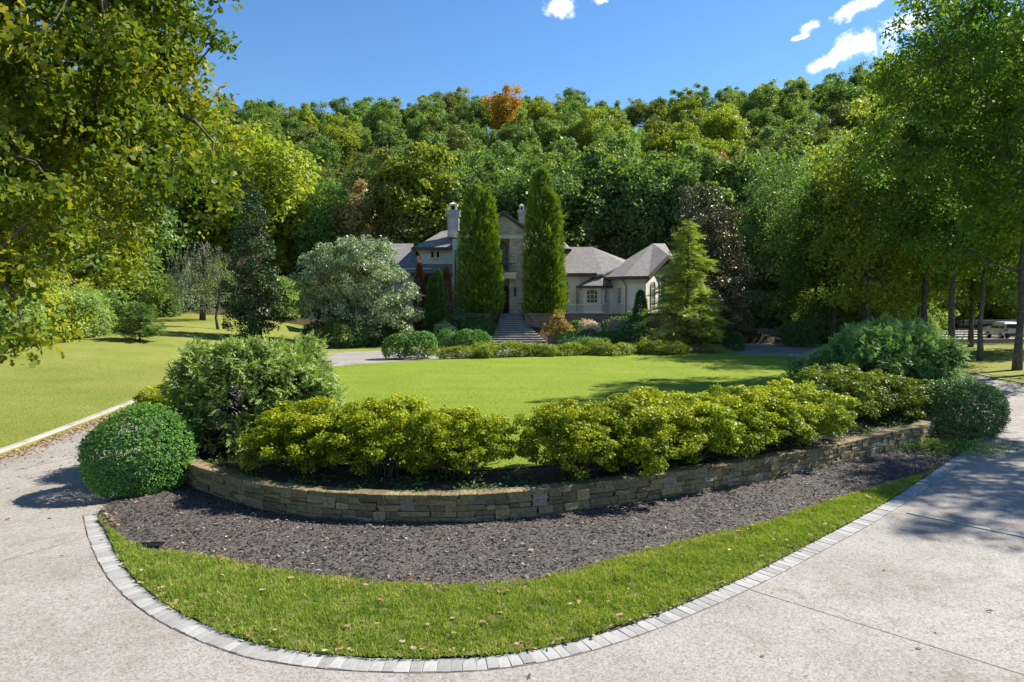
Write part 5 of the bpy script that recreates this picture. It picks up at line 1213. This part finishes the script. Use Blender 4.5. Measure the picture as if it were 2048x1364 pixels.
cp(T5, 'court_tree', 'backlit yellow-green tree beyond the court wall', 1880, 92, .6, 1.0, 'yellow')
cp(T5, 'court_tree', 'backlit yellow-green tree right of the iron gate', 1985, 90, 2.6, .95, 'yellow')
cp(T3, 'court_tree', 'yellow-green tree beyond the parked silver car', 2060, 96, 3.3, 1.1, 'yellow')
cp(T5, 'court_tree', 'tall tree behind the verge trees', 1945, 62, 4.2, (1.05, 1.05, 1.15), 'mid')
cp(T5, 'court_tree', 'tall leafy tree at the far right behind the car', 2075, 60, 5.3, (1.1, 1.1, 1.2), 'oak_right')
cp(T3, 'court_tree', 'high-crowned tree behind the tall verge oak', 1850, 57, .3, (1.05, 1.05, 1.12), 'mid')
cp(T5, 'court_tree', 'high-crowned tree over the right juniper, catching sun on its left side', 1740, 58, 5.9, (1.0, 1.0, 1.12), 'yellow')
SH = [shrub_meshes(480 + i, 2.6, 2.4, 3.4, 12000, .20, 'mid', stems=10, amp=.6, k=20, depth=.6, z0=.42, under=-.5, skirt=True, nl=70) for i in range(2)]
def bush(label, px, d, s, m, i=0, rz=0., group='undergrowth bushes'):
    o = shrub('wild_bush', label, gr(px, d), rz=rz, sc=s, group=group, meshes=SH[i]); set_mat(KIDS[o.name][0], M[m]); return o
bush('golden bush in front of the sunlit court wall', 1868, 80, .8, 'yellow', 0, 1, None); bush('golden bush spilling over the court wall by the gate', 1900, 85, 1.25, 'yellow', 1, 2, None); bush('feathery yellow bush over the court wall above the car', 2010, 85.5, 1.3, 'yellow', 0, 4, None)
for i, (px, d, s_, m, lab) in enumerate(((1515, 80, 1.5, 'dark', 'dark bush behind the low wall of the shaded court'), (1560, 82, 1.7, 'dark', 'dark bush at the back of the shaded court'), (1605, 76, 1.5, 'mid', 'leafy bush right of the shaded court'), (1650, 71, 1.3, 'dark', 'dark bush behind the dark clipped bush'), (1690, 74, 1.7, 'mid', 'tall bush behind the right juniper, left side'), (1735, 72, 1.3, 'dark', 'dark bush straight behind the right juniper'), (1780, 76, 1.7, 'mid', 'tall leafy bush behind the right juniper, right side'), (1825, 78, 1.4, 'dark', 'dark bush left of the sunlit court wall'), (1545, 92, 2.2, 'dark', 'very tall dark bush in the woods behind the court'), (1625, 88, 2.2, 'dark', 'tall dark bush in the woods right of the court'), (1710, 90, 2.3, 'mid', 'tall bush deep in the right woods'), (1800, 92, 2.2, 'dark', 'tall dark bush deep in the right woods by the wall'), (1450, 84, 1.6, 'dark', 'dark bush behind the magnolia foot'))):
    bush(lab, px, d, s_, m, i % 2, i * 1.9)
bush('shaded bush before the left end of the court wall', 1850, 73, .7, 'dark', 1, 3, None)
for i, (px, d, s, m, lab) in enumerate(((20, 47, 1.0, 'mid', 'leafy bush at the far left lawn edge'), (70, 49, 1.1, 'yellow', 'yellow-green bush second from the left at the lawn edge'), (120, 52, 1.15, 'mid', 'big green bush at the left lawn edge'), (165, 55, 1.0, 'mid', 'bright bush left of the small pine'),
        (205, 59, 1.0, 'dark', 'dark bush behind the small pine, left side'), (60, 56, 1.5, 'yellow', 'tall golden bush behind the left lawn edge'), (255, 72, 1.3, 'mid', 'pale bush in the woods behind the small pine'), (310, 78, 1.3, 'dark', 'dark bush at the back of the left lawn'), (345, 84, 1.4, 'silver', 'silvery bush at the back of the left lawn'),
        (385, 88, 1.2, 'dark', 'dark bush behind the weeping tree'), (440, 88, 1.2, 'dark', 'dark bush right behind the weeping tree'), (560, 84, 1.3, 'dark', 'dark bush behind the holly'), (600, 88, 1.2, 'mid', 'bush behind the silvery tree'))):
    bush(lab, px, d, s, m, i % 2, i * 1.3)
# ------------------------------------------------------------------ weeping tree and crooked bare tree on the left lawn
def weeping():
    r = np.random.default_rng(7); b = gr(404, 73); t = thing('weeping_tree', 'grey weeping tree with thin hanging twigs at the back of the left lawn', 'tree', b)
    mb = MB(); tw = MB(); tip = np.array([.3, 0, 7.6]); tr = bend((0, 0, -.2), tip, r, 8, .05); mb.tube(tr, [.34 - .03 * i for i in range(8)], 8)
    pp = []
    for i in range(30):
        a = i * 2.4; s = tr[int(r.integers(3, 8))]; rr = r.uniform(1.4, 3.4); e = np.array([math.cos(a) * rr, math.sin(a) * rr, s[2] + r.uniform(-.6, .5)])
        pts = bend(s, e, r, 6, .35); mb.tube(pts, [.06, .05, .04, .03, .02, .012], 5, cap=False)
        for j in range(22):
            q = pts[int(r.integers(2, 6))]; L = r.uniform(1.5, min(4.6, q[2] - .6)); o = np.array([q[0] * r.uniform(.05, .28), q[1] * r.uniform(.05, .28), 0]) + r.normal(0, .2, 3)
            hang = [q, q + o * .5 + (0, 0, -.12 * L), q + o * .9 + (0, 0, -.5 * L), q + o + (0, 0, -L)]; tw.tube(hang, [.012, .010, .008, .004], 3, cap=False)
            for _ in range(20):
                f = r.uniform(.15, 1); k = min(2, int(f * 3)); pp.append(hang[k] + (hang[k + 1] - hang[k]) * (f * 3 - k))
    part('trunk', mb.mesh('trunk', M['bark'], True), t); part('hanging_twigs', tw.mesh('hanging_twigs', M['bark_grey']), t)
    pp = np.array(pp); n = len(pp); part('foliage', leaves('foliage', pp, nrmz(r.normal(0, .5, (n, 3)) + (0, 0, -1)), unit(r, n), r.uniform(.08, .2, n), T_LONG, M['silver'], r.random(n) * .6), t)
    b = gr(436, 66); c = thing('crooked_tree', 'small crooked tree with pale bare limbs beside the holly', 'tree', b)
    mb = MB(); L = lambda px, py, dy=0: P(px, py, 66 + dy) - np.array(b)
    mb.tube([L(437, 665), L(432, 634), L(436, 615), L(440, 590), L(436, 555), L(441, 530)], [.16, .13, .12, .10, .07, .03], 7); mb.tube([L(435, 616), L(420, 611), L(400, 601), L(380, 594)], [.09, .07, .045, .02], 6); mb.tube([L(438, 570), L(424, 566), L(408, 568), L(396, 574)], [.06, .05, .035, .015], 6); mb.tube([L(400, 601), L(390, 606), L(378, 612)], [.04, .03, .012], 5); mb.tube([L(440, 590), L(446, 575, .5), L(449, 556, 1)], [.06, .04, .02], 5)
    part('trunk', mb.mesh('trunk', M['bark_grey'], True), c)
    cl, pos, dr, nr, rnd = crown_points(r, [(L(418, 560), (1.6, 1.5, 1.6)), (L(440, 545), (1.0, 1, 1.6))], 36, .45, 30, zmin=-1)
    part('crown', leaves('crown', pos, dr, nr, .16 * r.uniform(.7, 1.3, len(pos)), T_RHOMB, M['olive'], rnd), c)
weeping()
# ------------------------------------------------------------------ wooded hillside
VAR = []
hx = np.random.default_rng(77)
for i in range(6):
    h = 17.0; sp = [5.0, 5.6, 4.4, 5.2, 6.0, 4.8][i]
    VAR.append(make_tree('hillside_tree', 'tree', 500 + i, h, medium(500 + i, h, sp, cz=.58), 150, sp * .235, 105, .44, 'mid', 'bark', tr=.22, sub=.25, shell=(.5, 1), zmin=-.75, th=.8, loc=(0, -500, 0)))
used = [False] * 6
LOOK = {'mid': 'mid green', 'dark': 'dark green', 'yellow': 'yellow-green', 'olive': 'olive green', 'rust': 'rusty brown', 'orange': 'bright orange', 'silver': 'pale grey-green'}
HT = []
def hill_tree(x, y, sc, m, v=None, label=None):
    v = int(hx.integers(6)) if v is None else v
    z = gz(x, y) - .2; s3 = (sc * hx.uniform(.9, 1.12), sc * hx.uniform(.9, 1.12), sc)
    o = copy_thing(VAR[v], (x, y, z), hx.uniform(0, 6.28), s3, label, None, {'crown': M[m]}); o.name = 'hillside_tree'
    px, py = to_px((x, y, z + 10 * sc)); HT.append((o, px, py, m, label)); return o
def seek(px, py, hc):
    """depth on the slope at which a crown centre hc above ground projects to the pixel"""
    best = min(np.arange(90, 300, 1.0), key=lambda d: abs(gz(P(px, py, d)[0], d) + hc - P(px, py, d)[2])); return P(px, py, best)
spec = []
o_ = seek(1020, 246, 10.5); spec.append((o_[0], o_[1], 1.25, 'orange', 4, 'single bright orange autumn tree just below the ridge'))
o_ = P(712, 0, 99); spec.append((o_[0], 99, 1.0, 'rust', 1, 'rusty pink-brown tree above the silvery tree'))
o_ = P(545, 0, 108); spec.append((o_[0], 108, 1.05, 'rust', 2, 'faded brownish tree left of the rusty one, behind the holly'))
for px, d, s, m, v, lab in ((455, 90, 1.42, 'yellow', 4, 'tall yellow-green tree behind the weeping tree'), (392, 93, 1.35, 'yellow', 0, 'yellow-green tree left of the tallest one behind the weeping tree'), (520, 98, 1.3, 'yellow', 3, 'yellow-green tree behind the dark holly'),
        (575, 96, .95, 'yellow', 2, 'shorter yellow-green tree between the holly and the silvery tree'), (850, 97, 1.28, 'yellow', 5, 'bright tree directly behind the left chimney'), (790, 96, 1.2, 'olive', 2, 'olive tree left of the left chimney'), (640, 97, 1.0, 'dark', 3, 'dark tree behind the silvery tree'),
        (905, 104, 1.15, 'mid', 0, 'green tree behind the left tall arborvitae'), (975, 100, 1.1, 'dark', 1, 'dark cedar-like tree behind the portico gable'), (1080, 99, 1.15, 'dark', 3, 'dark tree behind the tallest arborvitae'), (1160, 96, 1.25, 'dark', 4, 'dark tree above the villa middle wing'),
        (1235, 97, 1.3, 'dark', 0, 'dark tree above the roof valley of the right wing'), (1310, 96, 1.22, 'dark', 5, 'dark tree above the right wing ridge'), (1385, 98, 1.3, 'mid', 1, 'green tree behind the magnolia'), (1470, 97, 1.3, 'dark', 2, 'dark tree right behind the magnolia'), (1560, 98, 1.35, 'mid', 3, 'tall tree behind the shaded court'), (1640, 96, 1.4, 'mid', 4, 'tall tree behind the court entrance trees'), (1720, 100, 1.4, 'yellow', 0, 'tall sunlit tree behind the right juniper trees'),
        (330, 88, 1.2, 'mid', 3, 'green tree at the back of the left lawn'), (265, 80, 1.1, 'dark', 1, 'dark tree in the left woods behind the small pine'), (205, 74, 1.1, 'mid', 2, 'green tree in the left woods above the bushes'), (140, 68, 1.05, 'yellow', 5, 'yellow-green tree in the left woods behind the big bush'), (70, 64, 1.0, 'mid', 0, 'green tree in the left woods under the oak boughs'), (0, 60, 1.0, 'yellow', 3, 'golden tree at the far left edge'),
        (110, 88, 1.2, 'mid', 4, 'tall tree deep in the left woods'), (230, 98, 1.2, 'yellow', 2, 'tall yellow-green tree deep in the left woods'), (20, 84, 1.2, 'dark', 1, 'dark tree deep in the left woods')):
    p = P(px, 0, d); spec.append((p[0], d, s, m, v, lab))
for x, y, s, m, v, lab in spec: hill_tree(x, y, s, m, v, lab)
taken = [(q[0], q[1]) for q in spec]
d = 104.0; row = 0
while d < 272:
    sp = 9.6 + (d - 100) * .016; x = -.80 * d + hx.uniform(0, sp)
    while x < .80 * d:
        xx, yy = x + hx.normal(0, 1.6), d + hx.normal(0, 2.0)
        px = 1024 + FPX * xx / yy
        lo, hi = (380, 1720) if d > 120 else (-40, 2090)
        if lo < px < hi and all((xx - a) ** 2 + (yy - b) ** 2 > 49 for a, b in taken):
            ox, oy = spec[0][0], spec[0][1]
            ok = not (abs(xx - ox * yy / oy) < 7 and oy - 22 < yy < oy)
            if ok:
                u = hx.random() + .10 * float(wob(xx, yy, 60, 21)) + (.12 if px > 1100 else 0)
                m = 'dark' if u < .24 else ('mid' if u < .70 else ('olive' if u < .84 else 'yellow'))
                if hx.random() < .02: m = 'silver'
                if hx.random() < .012: m = 'rust'
                hill_tree(xx, yy, hx.uniform(.80, 1.18), m)
        x += sp
    d += 10.6 + (d - 100) * .020; row += 1
for i, root in enumerate(VAR):
    for c in KIDS[root.name]: bpy.data.objects.remove(c)
    bpy.data.objects.remove(root)
marks = [(-1e9, 'left of the oak boughs'), (420, 'above the weeping tree'), (560, 'above the silvery tree'), (700, 'above the villa left wing'), (830, 'above the left chimney'), (940, 'above the portico'), (1050, 'above the tallest arborvitae'), (1140, 'above the middle wing'), (1240, 'above the right wing'), (1340, 'above the magnolia'), (1470, 'above the shaded court'), (1600, 'above the right-hand trees')]
rows = [(-1e9, 'on the skyline ridge'), (245, 'high on the hillside'), (300, 'midway up the hillside'), (360, 'low on the hillside'), (430, 'at the foot of the hillside')]
cells = {}
for o, px, py, m, lab in HT:
    o['category'] = 'tree'; o['group'] = 'trees on the wooded hillside'
    if lab: continue
    a = [t for k, t in marks if px >= k][-1]; b = [t for k, t in rows if py >= k][-1]
    cells.setdefault((LOOK[m], b, a), []).append((px, o))
ORD = 'first second third fourth fifth sixth seventh eighth ninth tenth'.split()
for (lk, b, a), lst in cells.items():
    lst.sort(key=lambda q: q[0])
    for i, (px, o) in enumerate(lst):
        o['label'] = '%s tree %s %s' % (lk, b, a) + ('' if len(lst) == 1 else ', %s from left' % ORD[min(i, 9)])
print('hillside trees', len(HT))

# ------------------------------------------------------------------ grass, chips, litter, ground cover
def inside(poly, p):
    x, y = p[:, 0], p[:, 1]; r = np.zeros(len(p), bool); n = len(poly)
    for i in range(n):
        a, b = poly[i], poly[(i + 1) % n]
        c = ((a[1] > y) != (b[1] > y)); r ^= c & (x < (b[0] - a[0]) * (y - a[1]) / (b[1] - a[1] + 1e-12) + a[0])
    return r
T_BLADE = (np.array([(0, -.09, 0), (0, .09, 0), (1, 0, 0)]), np.array([(0, 1, 2)]))
def blades(name, label, pts, size, m, r, lean=.55, tone=None):
    n = len(pts); dr = nrmz(np.column_stack([r.normal(0, lean, n), r.normal(0, lean, n), np.ones(n)])); nr = nrmz(np.column_stack([r.normal(size=(n, 2)), np.zeros(n)]))
    rnd = np.clip((tone if tone is not None else .4) + r.normal(0, .2, n), 0, 1)
    me_ = leaves(name, pts, dr, nr, size * r.uniform(.5, 1.3, n), T_BLADE, M[m], rnd); return tag(obj(name, me_), label, kind='stuff')
gr_ = np.random.default_rng(5)
def lofted(A, B, n, ov=0.):
    u = gr_.random(n) * (len(A) - 1.001); v = gr_.random(n); i = u.astype(int); f = (u - i)[:, None]
    a = A[i] * (1 - f) + A[i + 1] * f; b = B[i] * (1 - f) + B[i + 1] * f
    wdt = np.linalg.norm(a - b, axis=1); keep = gr_.random(n) < wdt / wdt.max()
    v = v * (1 + 2 * ov) - ov; return (a + (b - a) * v[:, None])[keep], v[keep]
pv, vv = lofted(si_c, me_c, 190000, .022)
kp = (wob(pv[:, 0], pv[:, 1], .55, 51) + .6 * wob(pv[:, 0], pv[:, 1], .2, 52) + gr_.normal(0, .25, len(pv))) > -.42; pv, vv = pv[kp], vv[kp]
zz = drive_z(pv[:, 0], pv[:, 1]) + .04 + .03 * np.sin(3.14 * vv) + .012 * wob(pv[:, 0], pv[:, 1], 1.3, 9)
tn = .42 + .34 * wob(pv[:, 0], pv[:, 1], 1.1, 14) + .34 * wob(pv[:, 0], pv[:, 1], .3, 15) + .25 * sstep(.75, 1, vv) + .25 * sstep(.2, 0, vv) * wob(pv[:, 0], pv[:, 1], .6, 16)
blades('verge_grass', 'short green grass blades on the curved verge', np.column_stack([pv, zz]), .085, 'grass_deep', gr_, .6, tn)
def sample_poly(poly, n, cond=None):
    lo, hi = poly.min(0), poly.max(0); p = gr_.uniform(lo, hi, (n, 2)); k = inside(poly, p)
    if cond is not None: k &= cond(p)
    return p[k]
pl_ = sample_poly(lawnc, 230000, lambda p: gr_.random(len(p)) < np.clip(28 / p[:, 1], 0, 1) ** 2)
tn = .45 + .22 * wob(pl_[:, 0], pl_[:, 1], 4, 24) + .15 * wob(pl_[:, 0], pl_[:, 1], .5, 25)
blades('lawn_grass', 'mown grass blades of the island lawn', np.column_stack([pl_, lawn_z(pl_[:, 0], pl_[:, 1]) + .03]), .07, 'grass', gr_, .7, tn)
pl2 = gr_.uniform((-32, 19), (-16.9, 44), (150000, 2)); pl2 = pl2[(np.abs(pl2[:, 0]) / pl2[:, 1] < .78) & ~inside(outer, pl2)]; pl2 = pl2[gr_.random(len(pl2)) < np.clip(26 / pl2[:, 1], 0, 1) ** 2]
blades('dry_grass', 'dry yellowish grass blades of the left lawn', np.column_stack([pl2, H(pl2[:, 0], pl2[:, 1])]), .06, 'grass', gr_, .7, .72 + .2 * wob(pl2[:, 0], pl2[:, 1], 3, 31))
verge_poly = np.vstack([si_c, me_c[::-1]])
pm = gr_.uniform((-11, 9), (21, 30), (170000, 2)); pm = pm[inside(nin, pm)]; pm = pm[~inside(islc, pm)]; pm = pm[~inside(verge_poly, pm)]
n = len(pm); a = gr_.uniform(0, 6.28, n); dr = np.column_stack([np.cos(a), np.sin(a), gr_.normal(0, .22, n)]); nr = nrmz(np.column_stack([gr_.normal(0, .35, (n, 2)), np.ones(n)]))
zm = drive_z(pm[:, 0], pm[:, 1]) + .055 + .02 * wob(pm[:, 0], pm[:, 1], 1.1, 8) + gr_.uniform(0, .025, n)
tag(obj('mulch_chips', leaves('mulch_chips', np.column_stack([pm, zm]), dr, nr, gr_.uniform(.035, .13, n), T_LONG, M['chip'], np.clip(gr_.beta(1.6, 3.0, n), 0, 1))), 'dark shredded bark chips below the curved wall', kind='stuff')
# fallen leaves
fl = [np.column_stack([lofted(inner[:-1], outer[:-1], 5000)[0]])[:420]]
q = resample(outer[12:50], 4200) ; qd = nrmz(ctr - q); fl.append(q + qd * (.08 + np.abs(gr_.normal(.0, .38, (4200, 1)))) + gr_.normal(0, .08, (4200, 2)))
q = resample(fe, 700); fl[-1:] = [fl[-1], q + nrmz(isl_c - q) * (.40 + np.abs(gr_.normal(0, .12, (700, 1)))) + gr_.normal(0, .05, (700, 2))]
fl.append(pv[gr_.integers(0, len(pv), 120)]); fl.append(pm[gr_.integers(0, len(pm), 110)])
fl.append(gr_.normal(G(180, 900)[:2], (2.2, 3.0), (350, 2)))
k = [None] * 6
zf = [.008, .008, .05, .11, .09, .008]
P3 = np.concatenate([np.column_stack([f, drive_z(f[:, 0], f[:, 1]) + z + gr_.uniform(0, .01, len(f))]) for f, z in zip(fl, zf)])
P3 = P3[~inside(islc, P3[:, :2])]
n = len(P3); a = gr_.uniform(0, 6.28, n)
tag(obj('fallen_leaves', leaves('fallen_leaves', P3, np.column_stack([np.cos(a), np.sin(a), gr_.uniform(-.05, .35, n)]), nrmz(np.column_stack([gr_.normal(0, .3, (n, 2)), np.ones(n)])), gr_.uniform(.04, .13, n), T_OAK, M['litter'], gr_.random(n))), 'dry brown leaves scattered on driveway and beds', kind='stuff')
# ivy and low leaves behind the wall
L = gr_.uniform(.3, walls[-1] - .3, 26000); wp = np.column_stack([np.interp(L, walls, wallc[:, k]) for k in range(2)]); wd = nrmz(isl_c + (0, 4) - wp)
iv = wp + wd * gr_.uniform(.16, 2.3, (len(L), 1)); keep = (wob(iv[:, 0], iv[:, 1], 1.6, 41) + gr_.normal(0, .15, len(L))) > -.02; iv = iv[keep]; n = len(iv); a = gr_.uniform(0, 6.28, n)
tag(obj('ground_cover', leaves('ground_cover', np.column_stack([iv, lawn_z(iv[:, 0], iv[:, 1]) + gr_.uniform(.01, .16, n)]), np.column_stack([np.cos(a), np.sin(a), gr_.normal(0, .3, n)]), nrmz(np.column_stack([gr_.normal(0, .45, (n, 2)), np.ones(n)])), gr_.uniform(.05, .11, n), T_RHOMB, M['ivy'], gr_.random(n))), 'dark leafy ground cover behind the curved wall', kind='stuff')
wd_ = gr_.normal((*G(1895, 898)[:2],), (1.0, .7), (2600, 2)); n = len(wd_); a = gr_.uniform(0, 6.28, n)
tag(obj('weeds', leaves('weeds', np.column_stack([wd_, drive_z(wd_[:, 0], wd_[:, 1]) + .06 + gr_.uniform(0, .10, n)]), np.column_stack([np.cos(a), np.sin(a), gr_.uniform(0, .8, n)]), nrmz(np.column_stack([gr_.normal(0, .4, (n, 2)), np.ones(n)])), gr_.uniform(.05, .13, n), T_RHOMB, M['grass_deep'], gr_.random(n) * .5)), 'low green weeds in front of the right boxwood', kind='stuff')

# ------------------------------------------------------------------ woods on both sides, beyond what the photograph singles out
def woods():
    r = np.random.default_rng(303); pts = []
    for y in np.arange(22, 300, 11.0):
        for x in np.arange(-330, 331, 10.5):
            xx, yy = x + r.normal(0, 2), y + r.normal(0, 2); px = 1024 + FPX * xx / yy
            if abs(xx) > 1.7 * yy + 60: continue
            if yy > 118: ok = not (372 < px < 1730)
            elif yy > 92: ok = not (-50 < px < 2100)
            else: ok = xx < -56 - .16 * (yy - 40) or xx > 76
            if ok: pts.append((xx, yy, gz(xx, yy) - .3))
    me_ = bpy.data.meshes.new('woodland'); me_.from_pydata(pts, [], []); me_.materials.append(M['mid'])
    o = tag(obj('woodland', me_), 'mass of green woodland covering the slopes to either side', kind='stuff')
    ng = bpy.data.node_groups.new('scatter_trees', 'GeometryNodeTree')
    ng.interface.new_socket('Geometry', in_out='INPUT', socket_type='NodeSocketGeometry'); ng.interface.new_socket('Geometry', in_out='OUTPUT', socket_type='NodeSocketGeometry')
    n = ng.nodes; gi = n.new('NodeGroupInput'); go = n.new('NodeGroupOutput'); ip = n.new('GeometryNodeInstanceOnPoints')
    src = [c for c in KIDS_SRC]
    join = n.new('GeometryNodeJoinGeometry')
    for c in src:
        oi = n.new('GeometryNodeObjectInfo'); oi.transform_space = 'ORIGINAL'; oi.inputs['Object'].default_value = c; oi.inputs['As Instance'].default_value = True
        ng.links.new(oi.outputs['Geometry'], join.inputs[0])
    ip.inputs['Pick Instance'].default_value = True
    rv = n.new('FunctionNodeRandomValue'); rv.data_type = 'FLOAT_VECTOR'; rv.inputs[0].default_value = (0, 0, 0); rv.inputs[1].default_value = (0, 0, 6.28)
    sv = n.new('FunctionNodeRandomValue'); sv.data_type = 'FLOAT'; sv.inputs[2].default_value = .85; sv.inputs[3].default_value = 1.25; sv.inputs['Seed'].default_value = 5
    ng.links.new(gi.outputs[0], ip.inputs['Points']); ng.links.new(join.outputs[0], ip.inputs['Instance']); ng.links.new(rv.outputs[0], ip.inputs['Rotation']); ng.links.new(sv.outputs[1], ip.inputs['Scale'])
    ng.links.new(ip.outputs[0], go.inputs[0])
    md = o.modifiers.new('scatter', 'NODES'); md.node_group = ng
    print('side woods', len(pts))
KIDS_SRC = []
for o, px, py, m, lab in HT:
    for ch in o.children:
        if ch.name.startswith('crown') and m in ('mid', 'dark', 'olive', 'yellow') and all(ch.data != q.data for q in KIDS_SRC): KIDS_SRC.append(ch)
woods()
